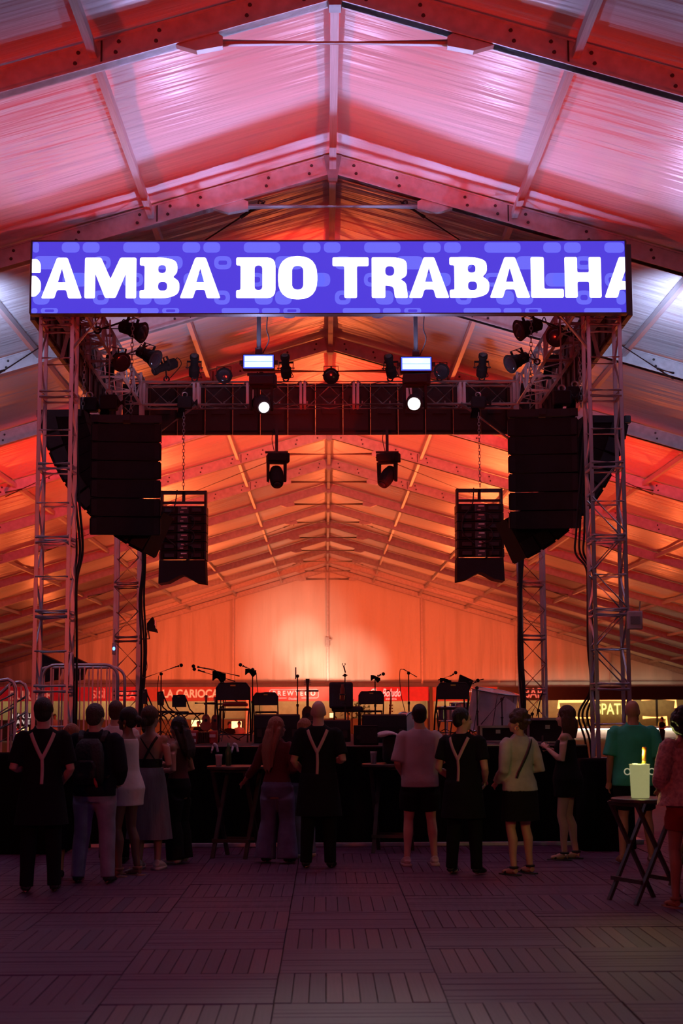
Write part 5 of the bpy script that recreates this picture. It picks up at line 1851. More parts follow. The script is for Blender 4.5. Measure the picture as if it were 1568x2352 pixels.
mat('tee_pale', (0.62, 0.55, 0.54), 0.9, bump=0.25, bscale=9)
mat('tee_grey', (0.46, 0.40, 0.40), 0.9, bump=0.25, bscale=9)
mat('tee_green', (0.03, 0.42, 0.27), 0.85, bump=0.25, bscale=9)
mat('dress_white', (0.72, 0.62, 0.58), 0.85, bump=0.2, bscale=9)
mat('dress_black', (0.010, 0.008, 0.010), 0.9, bump=0.2, bscale=9, spec=0.2)
mat('skirt_grey', (0.16, 0.15, 0.17), 0.9, bump=0.35, bscale=8, stretch=(3, 3, 0.4))
mat('jeans_grey', (0.26, 0.26, 0.32), 0.9, var=0.25, bump=0.3, bscale=9)
mat('jeans_blue', (0.12, 0.13, 0.22), 0.9, var=0.25, bump=0.3, bscale=9)
mat('denim_pale', (0.46, 0.44, 0.40), 0.9, var=0.3, nscale=5, bump=0.35, bscale=9)
mat('top_maroon', (0.10, 0.015, 0.02), 0.85, bump=0.2, bscale=9)
mat('lace_pink', (0.62, 0.36, 0.32), 0.9, var=0.3, nscale=30, bump=0.6, bscale=40)
mat('shorts_red', (0.30, 0.02, 0.02), 0.85)
mat('strap_pink', (0.62, 0.42, 0.38), 0.7)
mat('strap_black', (0.015, 0.012, 0.012), 0.6)
mat('shoe_black', (0.015, 0.014, 0.015), 0.5)
mat('shoe_pale', (0.55, 0.45, 0.42), 0.7)
mat('sandal_tan', (0.30, 0.14, 0.08), 0.6)
mat('eye_dark', (0.02, 0.015, 0.012), 0.2)
mat('earring', (0.8, 0.5, 0.15), 0.25, 0.9)
mat('pack_black', (0.014, 0.013, 0.015), 0.7, bump=0.3, bscale=30)
mat('phone_lit', (0.05, 0.05, 0.06), 0.2, emit=(0.7, 0.6, 0.8), strength=0.5)
mat('cup_clear', (0.5, 0.42, 0.4), 0.2)

NSEG = 18
RB = 0.010


class Fig:
    """one standing person: joints in metres at 1.75 m, x to their right, y forward; scaled, turned and set on the floor"""

    def __init__(self, label, px, py, top_py, face, cat='person', group=None, fem=False, wide=1.0, loc=None, H=None, arms=None, legs=None, head=0.0, nod=0.0, skin='skin_light', res=1.0, lean=0.0, bare=None):
        g = G(px, py) if loc is None else Vector(loc)
        if H is None:
            top = W(px, top_py, g.y)
            H = top.z
        self.H = H
        self.s = H / 1.77
        self.M = Matrix.Translation((g.x, g.y, 0)) @ Matrix.Rotation(math.radians(face), 4, 'Z') @ Matrix.Scale(self.s, 4)
        self.root = thing('person', label, 'person', M=Matrix.Translation((g.x, g.y, 0)) @ Matrix.Rotation(math.radians(face), 4, 'Z'), group=group)
        self.fem, self.wide, self.res, self.skin = fem, wide, res, skin
        self.lean = lean
        sh = (0.162 if fem else 0.184) * wide
        self.sh = sh
        hp = 0.088 * wide
        A = {'hang': ((0.055, -0.03, 1.13), (0.065, 0.06, 0.88)), 'hold': ((0.075, -0.06, 1.13), (-0.06, 0.20, 1.13)), 'low': ((0.07, -0.04, 1.12), (-0.02, 0.20, 0.98)),
             'up': ((0.06, 0.02, 1.14), (-0.08, 0.20, 1.27)), 'out': ((0.13, 0.05, 1.17), (0.34, 0.20, 0.98)), 'front': ((0.03, 0.06, 1.14), (-0.16, 0.17, 0.93)), 'side': ((0.17, 0.02, 1.18), (0.30, 0.22, 1.10))}
        arms = arms or ('hang', 'hang')
        self.arm = []
        for s, a in zip((-1, 1), arms):
            e, w = A[a] if isinstance(a, str) else a
            self.arm.append((Vector((s * sh, 0, 1.42)), Vector((s * (sh + e[0]), e[1], e[2])), Vector((s * (sh + w[0]), w[1], w[2]))))
        legs = legs or ((0.0, 0.0), (0.0, 0.0))
        self.leg = []
        for s, (ox, oy) in zip((-1, 1), legs):
            an = Vector((s * (0.105 + ox), -0.03 + oy, 0.085))
            self.leg.append((Vector((s * hp, 0, 0.93)), Vector((s * (0.10 + ox * 0.55), 0.03 + oy * 0.5, 0.50)), an))
        w = wide
        if fem:
            self.tor = [(0.80, 0.150 * w, 0.105, -0.01), (0.92, 0.172 * w, 0.122, -0.012), (1.00, 0.160 * w, 0.112, -0.005), (1.10, 0.128 * w, 0.092, 0.0), (1.20, 0.135 * w, 0.100, 0.005), (1.30, 0.152 * w, 0.118, 0.018),
                        (1.39, 0.158 * w, 0.095, 0.0), (1.445, 0.125 * w, 0.07, -0.01), (1.49, 0.058, 0.058, -0.012), (1.55, 0.048, 0.052, 0.0)]
        else:
            self.tor = [(0.82, 0.150 * w, 0.110, 0.0), (0.92, 0.165 * w, 0.120, -0.006), (1.02, 0.155 * w, 0.112, 0.0), (1.12, 0.152 * w, 0.108, 0.0), (1.24, 0.168 * w, 0.116, 0.0), (1.34, 0.182 * w, 0.118, 0.0),
                        (1.42, 0.178 * w, 0.095, -0.005), (1.465, 0.13 * w, 0.072, -0.01), (1.50, 0.066, 0.064, -0.012), (1.56, 0.056, 0.060, 0.0)]
        self.hrot = Matrix.Translation((0, 0, 1.54)) @ Matrix.Rotation(math.radians(head), 4, 'Z') @ Matrix.Rotation(math.radians(-nod), 4, 'X') @ Matrix.Translation((0, 0, -1.54))
        self._body()

    # -- helpers
    def at(self, z):
        t = self.tor
        if z <= t[0][0]:
            return t[0][1:]
        for a, b in zip(t, t[1:]):
            if z <= b[0]:
                k = (z - a[0]) / (b[0] - a[0])
                return tuple(a[i] + (b[i] - a[i]) * k for i in (1, 2, 3))
        return t[-1][1:]

    def loft(self, mb, prof, n=NSEG):
        rings = []
        for (z, rx, ry, yo) in prof:
            rings.append([(rx * math.cos(2 * PI * j / n), yo + ry * math.sin(2 * PI * j / n), z) for j in range(n)])
        mb.rings(rings)

    def done(self, mb, name, material, parent=None, voxel=None, smooth=4, label=None):
        mb.v = [self.M @ v for v in mb.v]
        o = mb.build(name, material, parent or self.root, smooth=True, fix=True)
        if voxel:
            r = o.modifiers.new('remesh', 'REMESH')
            r.mode = 'VOXEL'
            r.voxel_size = voxel * self.s * self.res
            r.use_smooth_shade = True
            sm = o.modifiers.new('smooth', 'SMOOTH')
            sm.iterations = smooth
            sm.factor = 0.5
        if label:
            o['label'] = label
        return o

    def hand(self, mb, wrist, elbow, s, curl=0.5):
        d = (wrist - elbow).normalized()
        side = Vector((s, 0, 0))
        side = (side - d * side.dot(d))
        side = side.normalized() if side.length > 0.1 else Vector((0, 1, 0)).cross(d).normalized()
        inn = d.cross(side) * s                    # towards the palm side
        palm_end = wrist + d * 0.085
        mb.tube([wrist - d * 0.02, wrist + d * 0.03, palm_end], [(0.026, 0.020), (0.036, 0.018), (0.040, 0.017)], 10)
        for k in range(4):
            b0 = palm_end + inn * 0 + side.cross(d) * ((k - 1.5) * 0.0195)
            L = (0.062, 0.075, 0.070, 0.052)[k]
            c = -side * curl
            m1 = b0 + (d + c * 0.5).normalized() * L * 0.5
            m2 = m1 + (d * 0.8 + c * 1.3).normalized() * L * 0.5
            mb.tube([b0 - d * 0.015, m1, m2], [0.0105, 0.0095, 0.0075], 7)
        t0 = wrist + d * 0.03 + side.cross(d) * (-0.034)
        t1 = t0 + (d * 0.7 - side.cross(d) * 0.7 - side * 0.3).normalized() * 0.045
        mb.tube([t0, t1, t1 + (d - side * 0.4).normalized() * 0.03], [0.0125, 0.011, 0.0085], 7)

    def _body(self):
        mb = MB()
        self.loft(mb, [(self.tor[0][0] - 0.02, self.tor[0][1] * 0.9, self.tor[0][2] * 0.9, self.tor[0][3])] + self.tor)
        th = 1.0 if not self.fem else 0.97
        for (h, k, a) in self.leg:
            mid = k.lerp(a, 0.3) + Vector((0, -0.022, 0))
            mb.tube([h + Vector((0, 0, 0.02)), h.lerp(k, 0.45), k, mid, k.lerp(a, 0.7), a + Vector((0, 0, 0.0))], [0.092 * th * self.wide, 0.075 * th * self.wide, 0.054 * th, 0.057 * th, 0.041, 0.035], 14)
            toe = a + Vector((0.018 * (1 if a.x > 0 else -1), 0.16, -0.055))
            mb.tube([a + Vector((0, -0.04, -0.04)), a + Vector((0, 0.02, -0.035)), a + Vector((0, 0.09, -0.048)), toe], [(0.034, 0.038), (0.038, 0.042), (0.042, 0.03), (0.03, 0.018)], 12)
        ar = 0.92 if self.fem else 1.0
        for s, (sh, e, w) in zip((-1, 1), self.arm):
            mb.ell(sh + Vector((-s * 0.012, 0, -0.012)), (0.056 * ar, 0.054 * ar, 0.056 * ar))
            mb.tube([sh + Vector((-s * 0.03, 0, 0)), sh.lerp(e, 0.35), e, e.lerp(w, 0.25), w], [0.055 * ar, 0.050 * ar, 0.039 * ar, 0.041 * ar, 0.026 * ar], 12)
            self.hand(mb, w, e, s)
        # head
        R = self.hrot
        hd = MB()
        hd.ell((0, -0.004, 1.662), (0.076, 0.096, 0.103), 18, 12)
        hd.ell((0, 0.028, 1.592), (0.058, 0.066, 0.066), 16, 10)
        hd.ell((0, 0.072, 1.556), (0.026, 0.024, 0.022))
        hd.tube([(0, 0.086, 1.655), (0, 0.102, 1.632), (0, 0.112, 1.612), (0, 0.092, 1.602)], [0.010, 0.012, 0.015, 0.012], 8)
        hd.ell((0, 0.089, 1.585), (0.024, 0.011, 0.008))
        hd.ell((0, 0.086, 1.573), (0.021, 0.012, 0.009))
        hd.ell((0, 0.080, 1.672), (0.052, 0.018, 0.012))
        for s in (-1, 1):
            hd.ell((s * 0.077, -0.006, 1.632), (0.010, 0.020, 0.032))
            hd.ell((s * 0.040, 0.068, 1.612), (0.022, 0.020, 0.020))
        mb.add([R @ v for v in hd.v], hd.f)
        nk = [Vector((0, -0.014, 1.45)), Vector((0, -0.010, 1.52)), R @ Vector((0, -0.004, 1.585))]
        r = 0.049 if self.fem else 0.058
        mb.tube(nk, [r * 1.08, r, r * 0.98], 14)
        self.body = self.done(mb, 'body', self.skin, voxel=RB, smooth=3)
        for s in (-1, 1):
            e = MB().ell((s * 0.030, 0.082, 1.648), (0.013, 0.009, 0.0075), 10, 6)
            e.v = [R @ v for v in e.v]
            self.done(e, 'eye', 'eye_dark', self.body)

    # -- clothes
    def top(self, material, hem=0.90, sleeve=0.6, off=0.016, loose=0.012, neck=1.495, name='shirt', flare=0.0, straps=False, voxel=0.012):
        mb = MB()
        zs = [hem] + [z for z in [t[0] for t in self.tor] if hem + 0.03 < z < neck - 0.01] + [neck]
        prof = []
        for z in zs:
            rx, ry, yo = self.at(z)
            k = max(0.0, min(1.0, (1.3 - z) / 0.4))
            lo = off + loose * k + flare * k
            if loose > 0.02:
                rx = max(rx, self.at(1.3)[0] * 0.95) if z < 1.3 else rx
                ry = max(ry, self.at(1.3)[1] * 0.95) if z < 1.3 else ry
            prof.append((z, rx + lo, ry + lo, yo))
        self.loft(mb, prof, 22)
        if sleeve > 0:
            for s, (sh, e, w) in zip((-1, 1), self.arm):
                ar = 0.95 if self.fem else 1.0
                mb.ell(sh + Vector((-s * 0.012, 0, -0.012)), (0.060 * ar + off * 0.8, 0.058 * ar + off * 0.8, 0.062 * ar + off * 0.8))
                mb.tube([(s * 0.05, -0.012, 1.478), sh + Vector((-s * 0.02, 0, 0.012))], [0.045 + off * 0.6, 0.050 + off * 0.6], 12)
                if sleeve <= 1:
                    end = sh.lerp(e, sleeve)
                    mb.tube([sh + Vector((-s * 0.05, 0, 0.0)), sh + Vector((s * 0.005, 0, -0.015)), sh.lerp(e, sleeve * 0.5), end], [0.058, (0.062 + off * 0.7) * ar, (0.057 + off * 0.9) * ar, (0.050 + off + loose * 0.6) * ar], 14)
                else:
                    end = e.lerp(w, sleeve - 1)
                    mb.tube([sh + Vector((-s * 0.05, 0, 0.0)), sh + Vector((s * 0.005, 0, -0.015)), sh.lerp(e, 0.5), e, e.lerp(w, (sleeve - 1) * 0.5), end], [0.058, (0.062 + off * 0.8) * ar, (0.057 + off) * ar, (0.048 + off) * ar, (0.046 + off) * ar, (0.036 + off) * ar], 14)
        return self.done(mb, name, material, voxel=voxel, smooth=3)

    def pants(self, material, end=0.06, off=0.016, flare=0.0, waist=1.0, name='trousers', wide=0.0):
        mb = MB()
        prof = []
        for z in (0.80, 0.86, 0.92, 0.97, waist):
            rx, ry, yo = self.at(z)
            prof.append((z, rx + off * 0.9, ry + off * 0.9, yo))
        self.loft(mb, prof, 22)
        for (h, k, a) in self.leg:
            pts, rad = [], []
            for (p, r) in ((h + Vector((0, 0, 0.0)), 0.098 * self.wide), (h.lerp(k, 0.35), 0.082 * self.wide + wide), (h.lerp(k, 0.7), 0.068 + wide), (k, 0.062 + wide), (k.lerp(a, 0.35) + Vector((0, -0.012, 0)), 0.058 + wide + flare * 0.4), (k.lerp(a, 0.7), 0.050 + wide + flare * 0.8), (a + Vector((0, 0, -0.03)), 0.048 + wide + flare)):
                if p.z < end:
                    k0 = pts[-1]
                    t = (k0.z - end) / max(1e-6, k0.z - p.z)
                    pts.append(k0.lerp(p, t))
                    rad.append(rad[-1] + (r + off - rad[-1]) * t)
                    break
                pts.append(p)
                rad.append(r + off)
            mb.tube(pts, rad, 16)
        return self.done(mb, name, material, voxel=0.012, smooth=3)

    def skirt(self, material, z0, z1=1.02, off=0.016, flare=0.05, name='skirt', pleats=0):
        n = 40
        rings = []
        for i in range(8):
            u = i / 7
            z = z1 + (z0 - z1) * u
            rx, ry, yo = self.at(max(z, 0.92))
            f = off + flare * max(0, (0.95 - z)) / max(0.05, 0.95 - z0) if z < 0.95 else off
            rings.append([((rx + f) * math.cos(2 * PI * j / n) * (1 + (0.03 * u * math.sin(j * 2 * PI / n * pleats) if pleats else 0)), yo + (ry + f) * math.sin(2 * PI * j / n) * (1 + (0.05 * u * math.sin(j * 2 * PI / n * pleats) if pleats else 0)), z) for j in range(n)])
        mb = MB()
        mb.rings(rings, cap=False)
        mb.f.append(tuple(range(n)))
        o = self.done(mb, name, material)
        return o

    def shoes(self, material, sole=None, high=0.0, name='shoe'):
        for (h, k, a) in self.leg:
            mb = MB()
            sg = 1 if a.x > 0 else -1
            mb.tube([a + Vector((0, -0.065, -0.035)), a + Vector((0, -0.03, -0.022)), a + Vector((0.004 * sg, 0.05, -0.028)), a + Vector((0.012 * sg, 0.12, -0.045)), a + Vector((0.018 * sg, 0.185, -0.057))],
                    [(0.034, 0.030), (0.044, 0.052 + high), (0.047, 0.046), (0.050, 0.034), (0.036, 0.022)], 14)
            o = self.done(mb, name, material, voxel=0.010, smooth=2)
            if sole:
                sb = MB()
                sb.prism([(a.x - 0.045, a.y - 0.085), (a.x + 0.045, a.y - 0.085), (a.x + 0.05 + 0.01 * sg, a.y + 0.1), (a.x + 0.03 + 0.018 * sg, a.y + 0.205), (a.x - 0.03 + 0.018 * sg, a.y + 0.205), (a.x - 0.05 + 0.01 * sg, a.y + 0.1)], 'z', 0.002, 0.028)
                self.done(sb, 'sole', sole, o)

    def sandals(self, material):
        for (h, k, a) in self.leg:
            sg = 1 if a.x > 0 else -1
            mb = MB()
            mb.prism([(a.x - 0.042, a.y - 0.08), (a.x + 0.042, a.y - 0.08), (a.x + 0.048 + 0.01 * sg, a.y + 0.1), (a.x + 0.03 + 0.018 * sg, a.y + 0.2), (a.x - 0.03 + 0.018 * sg, a.y + 0.2), (a.x - 0.048 + 0.01 * sg, a.y + 0.1)], 'z', -0.012, 0.012)
            o = self.done(mb, 'sandal', material)
            st = MB()
            st.torus(0.043, 0.009, Matrix.Translation(a + Vector((0, 0.0, 0.0))) @ Matrix.Diagonal((1, 1.1, 1.6, 1)), 14, 6)
            st.tube([a + Vector((-0.05, 0.10, -0.065)), a + Vector((0.0, 0.10, -0.012)), a + Vector((0.05, 0.10, -0.065))], (0.012), 6)
            self.done(st, 'strap', material, o)

    def hair(self, kind, material, length=1.25):
        mb = MB()
        if kind in ('short', 'crop', 'bob', 'long', 'bun', 'curly', 'afro', 'pony'):
            g = 0.007 if kind == 'crop' else 0.014
            mb.ell((0, -0.018, 1.682), (0.078 + g, 0.092 + g, 0.092 + g), 18, 12)
            mb.ell((0, -0.045, 1.630), (0.068 + g, 0.055 + g, 0.07 + g * 0.6), 16, 10)
            for s in (-1, 1):
                mb.ell((s * 0.066, 0.012, 1.668), (0.018 + g * 0.6, 0.035, 0.042), 10, 8)
        if kind == 'afro':
            rnd = random.Random(9)
            for i in range(130):
                a, b = rnd.uniform(0, 2 * PI), rnd.uniform(-0.95, 1.0)
                k = math.sqrt(max(0, 1 - b * b))
                q = Vector((0.125 * math.cos(a) * k, -0.035 + 0.12 * math.sin(a) * k, 1.635 + 0.125 * b))
                if q.y > 0.045 and q.z < 1.71:
                    continue
                mb.ell(q, (0.032, 0.032, 0.030), 8, 6)
        if kind == 'curly':
            rnd = random.Random(5)
            for i in range(70):
                a, b = rnd.uniform(0, 2 * PI), rnd.uniform(-0.35, 1.0)
                q = Vector((0.095 * math.cos(a) * math.sqrt(max(0, 1 - b * b)), -0.022 + 0.105 * math.sin(a) * math.sqrt(max(0, 1 - b * b)), 1.672 + 0.105 * b))
                if q.y > 0.06 and q.z < 1.70:
                    continue
                mb.ell(q, (0.030, 0.030, 0.028), 8, 6)
        if kind == 'bob':
            for s in (-1, 1):
                mb.tube([(s * 0.062, -0.005, 1.72), (s * 0.086, -0.012, 1.63), (s * 0.086, -0.02, 1.55), (s * 0.07, -0.025, length)], [(0.03, 0.045), (0.028, 0.055), (0.032, 0.06), (0.022, 0.045)], 12)
            mb.tube([(0, -0.08, 1.70), (0, -0.10, 1.60), (0, -0.10, 1.52), (0, -0.085, length)], [(0.06, 0.04), (0.085, 0.04), (0.09, 0.042), (0.07, 0.03)], 14)
        if kind == 'long':
            n = 6
            for s in (-1, 1):
                mb.tube([(s * 0.058, 0.0, 1.72), (s * 0.085, -0.02, 1.62), (s * 0.09, -0.06, 1.50), (s * 0.085, -0.10, 1.38), (s * 0.06, -0.115, length)], [(0.03, 0.045), (0.03, 0.05), (0.036, 0.05), (0.034, 0.04), (0.02, 0.02)], 12)
            mb.tube([(0, -0.08, 1.70), (0, -0.11, 1.60), (0, -0.12, 1.48), (0, -0.13, 1.36), (0, -0.128, length - 0.02)], [(0.06, 0.04), (0.09, 0.04), (0.105, 0.042), (0.10, 0.038), (0.06, 0.02)], 14)
            for k in range(7):
                x = -0.09 + 0.03 * k
                mb.tube([(x * 0.7, -0.10, 1.66), (x, -0.135, 1.5), (x * 1.05, -0.155, 1.36), (x * 0.9, -0.14, length - 0.03 - 0.02 * (k % 3))], [0.016, 0.02, 0.018, 0.008], 8)
        if kind == 'bun':
            mb.ell((0, -0.125, 1.645), (0.048, 0.045, 0.045), 14, 10)
        if kind == 'pony':
            mb.ell((0, -0.105, 1.60), (0.04, 0.035, 0.05), 12, 8)
            mb.tube([(0, -0.11, 1.60), (0, -0.12, 1.52), (0, -0.115, length)], [(0.035, 0.03), (0.03, 0.025), (0.012, 0.01)], 10)
        mb.v = [self.hrot @ v for v in mb.v]
        return self.done(mb, 'hair', material, voxel=0.009, smooth=2)

    def ribbon(self, pts, width, material, name, off=0.032, back=True, thick=0.004, parent=None, extra=0.0):
        """a strap lying on the torso: pts are (x, z) on the back (or front)"""
        c = []
        fine = curve_pts([(p[0], 0, p[1]) for p in pts], 8)
        rings = []
        for i, q in enumerate(fine):
            rx, ry, yo = self.at(q.z)
            rx, ry = rx + off, ry + off
            k = max(0.0, 1 - (q.x / rx) ** 2)
            y = yo + ry * math.sqrt(k) * (-1 if back else 1) + (-extra if back else extra)
            nrm = Vector((q.x / rx ** 2, (y - yo) / ry ** 2, 0)).normalized()
            c.append((Vector((q.x, y, q.z)), nrm))
        mb = MB()
        for i, (p, nrm) in enumerate(c):
            a, b = c[max(0, i - 1)][0], c[min(len(c) - 1, i + 1)][0]
            d = (b - a).normalized()
            sd = d.cross(nrm).normalized() * width / 2
            rings.append([p - sd, p + sd, p + sd + nrm * thick, p - sd + nrm * thick])
        mb.rings(rings)
        return self.done(mb, name, material, parent)

    def suspenders(self, material='strap_pink', off=0.030):
        self.ribbon([(-0.105, 1.455), (-0.085, 1.40), (-0.045, 1.31), (0.0, 1.22)], 0.034, material, 'suspender', off)
        self.ribbon([(0.105, 1.455), (0.085, 1.40), (0.045, 1.31), (0.0, 1.22)], 0.034, material, 'suspender', off)
        self.ribbon([(0.0, 1.24), (0.004, 1.12), (0.0, 0.99)], 0.030, material, 'suspender', off, extra=0.004)
        for s in (-1, 1):
            self.ribbon([(s * 0.105, 1.455), (s * 0.10, 1.36), (s * 0.09, 1.2), (s * 0.085, 1.0)], 0.034, material, 'suspender', off, back=False)

    def held(self, name, label, cat, mesh_fn, material, side=1, off=(0, 0, 0)):
        """something in the hand: a thing of its own"""
        sh, e, w = self.arm[0 if side < 0 else 1]
        d = (w - e).normalized()
        p = w + d * 0.10 + Vector(off)
        mb = mesh_fn(p)
        mb.v = [self.M @ v for v in mb.v]
        o = mb.build(name, material, None, smooth=False, fix=True)
        return tag(o, label, cat)


# 1 waiter at the left front
f = Fig('waiter seen from behind in black with white suspenders, nearest at the left', 92, 2050, 1605, 8, arms=('hold', 'low'), legs=((0.02, 0.0), (0.02, 0.05)), skin='skin_light', head=-6, wide=1.03)
f.top('tee_black', 0.93, 0.85)
f.pants('pants_black', waist=1.0)
f.skirt('pants_black', 0.62, 1.0, 0.03, 0.05, 'apron')
f.shoes('shoe_black')
f.hair('short', 'hair_black')
f.suspenders()
f.held('order_pad', 'small pale order pad held by the left front waiter', 'notepad', lambda p: MB().box(p + Vector((0, 0.02, 0.02)), (0.10, 0.16, 0.012)), 'phone_lit', -1, (0.0, 0.0, 0.0))
# 2 man with a backpack
f = Fig('man in a navy jacket and grey jeans carrying a black backpack', 214, 2028, 1618, -8, arms=('low', 'low'), wide=1.14, legs=((0.05, 0.0), (0.05, 0.0)), head=-14)
f.top('jacket_navy', 0.86, 1.85, 0.026, 0.014, name='jacket')
f.pants('jeans_grey', off=0.018, wide=0.006)
f.shoes('shoe_black')
f.hair('short', 'hair_grey')
back_man = f
# 3 man in a pale shirt, behind
f = Fig('man in a pale T-shirt standing behind the backpack man', 262, 1982, 1610, 6, arms=('hold', 'hold'), head=-10, skin='skin_light')
f.top('tee_pale', 0.90, 0.6)
f.pants('pants_black')
f.shoes('shoe_black')
f.hair('crop', 'hair_brown')
# 4 woman in the white dress
f = Fig('woman in a short white sleeveless dress with a dark hair bun', 288, 2012, 1626, 62, fem=True, arms=('front', 'front'), skin='skin_brown', legs=((0.0, 0.04), (0.0, -0.05)), head=8)
f.top('dress_white', 0.74, 0.0, 0.012, 0.012, 1.44, 'dress', flare=0.03)
f.sandals('sandal_tan')
f.hair('bun', 'hair_black')
e = MB()
for s in (-1, 1):
    e.ell(f.hrot @ Vector((s * 0.084, -0.004, 1.575)), (0.010, 0.010, 0.020), 8, 6)
f.done(e, 'earring', 'earring')
# 5 woman in a long grey skirt with an open back
f = Fig('woman in a long grey skirt with a black strap across her bare back', 342, 1996, 1623, -12, fem=True, arms=('hold', 'hold'), head=-20, skin='skin_tan')
f.skirt('skirt_grey', 0.33, 1.10, 0.016, 0.07, 'skirt', 9)
f.top('strap_black', 1.10, 0.0, 0.008, 0.0, 1.20, 'bandeau')
f.ribbon([(-0.07, 1.13), (-0.01, 1.24), (0.055, 1.36), (0.10, 1.44)], 0.028, 'strap_black', 'bag_strap', 0.006)
f.ribbon([(0.10, 1.16), (0.03, 1.27), (-0.05, 1.38), (-0.09, 1.43)], 0.012, 'strap_black', 'dress_strap', 0.005)
f.shoes('shoe_pale', 'shoe_pale')
f.hair('pony', 'hair_brown', 1.48)
# 6 woman with long dark hair
f = Fig('woman with long dark hair in dark clothes facing left', 408, 1984, 1648, 66, fem=True, arms=('hold', 'hold'), skin='skin_tan', nod=6)
f.top('top_maroon', 0.98, 0.0, 0.010, 0.004, 1.40, 'tank_top')
f.pants('pants_black', wide=0.03, flare=0.02, waist=1.04)
f.shoes('shoe_pale')
f.hair('long', 'hair_black', 1.30)
# 6b brown-haired woman hidden between the waiter and the backpack man
f = Fig('auburn haired woman mostly hidden between the waiter and the backpack man', 158, 2018, 1664, 20, fem=True, arms=('hold', 'hold'), skin='skin_tan')
f.top('dress_black', 0.9, 0.6, 0.014, 0.006)
f.skirt('dress_black', 0.35, 1.02, 0.016, 0.06)
f.shoes('shoe_black')
f.hair('bob', 'hair_auburn', 1.44)
# 7 woman with long hair in wide jeans
f = Fig('woman with long auburn hair in wide blue jeans reaching to her left', 636, 1982, 1648, -18, fem=True, arms=('out', 'hold'), legs=((0.04, 0.0), (0.04, 0.0)), head=-42, skin='skin_tan', wide=1.04)
f.top('top_maroon', 0.98, 1.7, 0.012, 0.004)
f.pants('jeans_blue', end=0.02, off=0.014, wide=0.022, flare=0.05, waist=1.06)
f.shoes('shoe_black')
f.hair('long', 'hair_auburn', 1.16)
# 8 woman behind the bald waiter
f = Fig('auburn haired woman half hidden left of the bald waiter', 697, 1972, 1652, 42, fem=True, arms=('hold', 'hold'), skin='skin_light')
f.top('tee_black', 0.95, 0.0, 0.012, 0.004, 1.40, 'tank_top')
f.pants('jeans_blue', waist=1.04)
f.shoes('shoe_pale')
f.hair('long', 'hair_auburn', 1.28)
# 9 bald waiter
f = Fig('bald waiter seen from behind in black with white suspenders', 732, 1994, 1608, -6, arms=('low', 'hold'), wide=1.05, head=0, skin='skin_light', legs=((0.03, 0.0), (0.02, 0.0)))
f.top('tee_black', 0.92, 0.8)
f.pants('pants_black')
f.skirt('pants_black', 0.55, 1.0, 0.03, 0.05, 'apron')
f.shoes('shoe_black')
f.suspenders()
# 10 man in the grey shirt
f = Fig('man in a loose pale grey T-shirt and black shorts', 966, 1988, 1618, 4, arms=('low', 'hold'), wide=1.02, legs=((0.05, 0.0), (0.05, 0.02)), skin='skin_light')
f.top('tee_grey', 0.86, 0.95, 0.018, 0.024)
f.pants('pants_black', end=0.60, wide=0.03, name='shorts')
f.shoes('shoe_pale', 'shoe_pale')
f.hair('crop', 'hair_black')
# 11 waiter turned to the right
f = Fig('waiter with white suspenders turning to the right, in profile', 1066, 2008, 1626, -26, arms=('low', 'low'), wide=1.08, head=-48, skin='skin_light', legs=((0.03, 0.0), (0.04, 0.02)))
f.top('tee_black', 0.92, 0.7)
f.pants('pants_black')
f.skirt('pants_black', 0.60, 1.0, 0.03, 0.04, 'apron')
f.shoes('shoe_black')
f.hair('crop', 'hair_black')
f.suspenders()
# 12 woman in the denim jacket
f = Fig('short haired woman in a pale denim jacket and black skirt with hoop earring', 1196, 2008, 1632, 34, fem=True, arms=('low', 'hold'), wide=1.12, head=38, skin='skin_light', legs=((0.02, 0.0), (0.03, 0.03)))
f.top('denim_pale', 0.90, 1.8, 0.018, 0.018, name='jacket')
f.skirt('dress_black', 0.58, 1.0, 0.024, 0.02)
f.sandals('shoe_black')
f.hair('curly', 'hair_brown')
f.ribbon([(0.09, 1.46), (0.04, 1.38), (-0.06, 1.2), (-0.14, 1.04)][::-1], 0.022, 'strap_black', 'bag_strap', 0.052)
e = MB()
for s in (-1, 1):
    e.torus(0.022, 0.004, f.hrot @ Matrix.Translation((s * 0.084, -0.004, 1.578)) @ Matrix.Rotation(PI / 2, 4, 'Y'), 14, 6)
f.done(e, 'earring', 'earring')
# 13 woman in black facing left
f = Fig('dark haired woman in a short black dress facing left, holding a phone', 1306, 1974, 1622, 72, fem=True, arms=('up', 'up'), skin='skin_light', legs=((0.0, 0.06), (0.0, -0.04)))
f.top('dress_black', 0.72, 0.0, 0.012, 0.010, 1.38, 'dress', flare=0.04)
f.sandals('shoe_black')
f.hair('bob', 'hair_brown', 1.40)
f.held('phone', 'phone held by the woman in the short black dress', 'phone', lambda p: MB().box(p + Vector((0.02, 0.02, 0.03)), (0.075, 0.012, 0.15)), 'black_plastic', 1)
# 14 man in green
f = Fig('bald bearded man in a green T-shirt beside the small folding table', 1462, 1984, 1607, -4, arms=('hang', 'low'), wide=1.12, head=-24, skin='skin_tan', legs=((0.05, 0.0), (0.06, 0.04)))
f.top('tee_green', 0.84, 0.9, 0.026, 0.03)
f.pants('pants_black', end=0.58, wide=0.02, name='shorts')
f.shoes('sandal_tan')
bd = MB().ell((0, 0.055, 1.560), (0.052, 0.045, 0.036), 14, 8)
bd.v = [f.hrot @ v for v in bd.v]
f.done(bd, 'beard', 'hair_black')
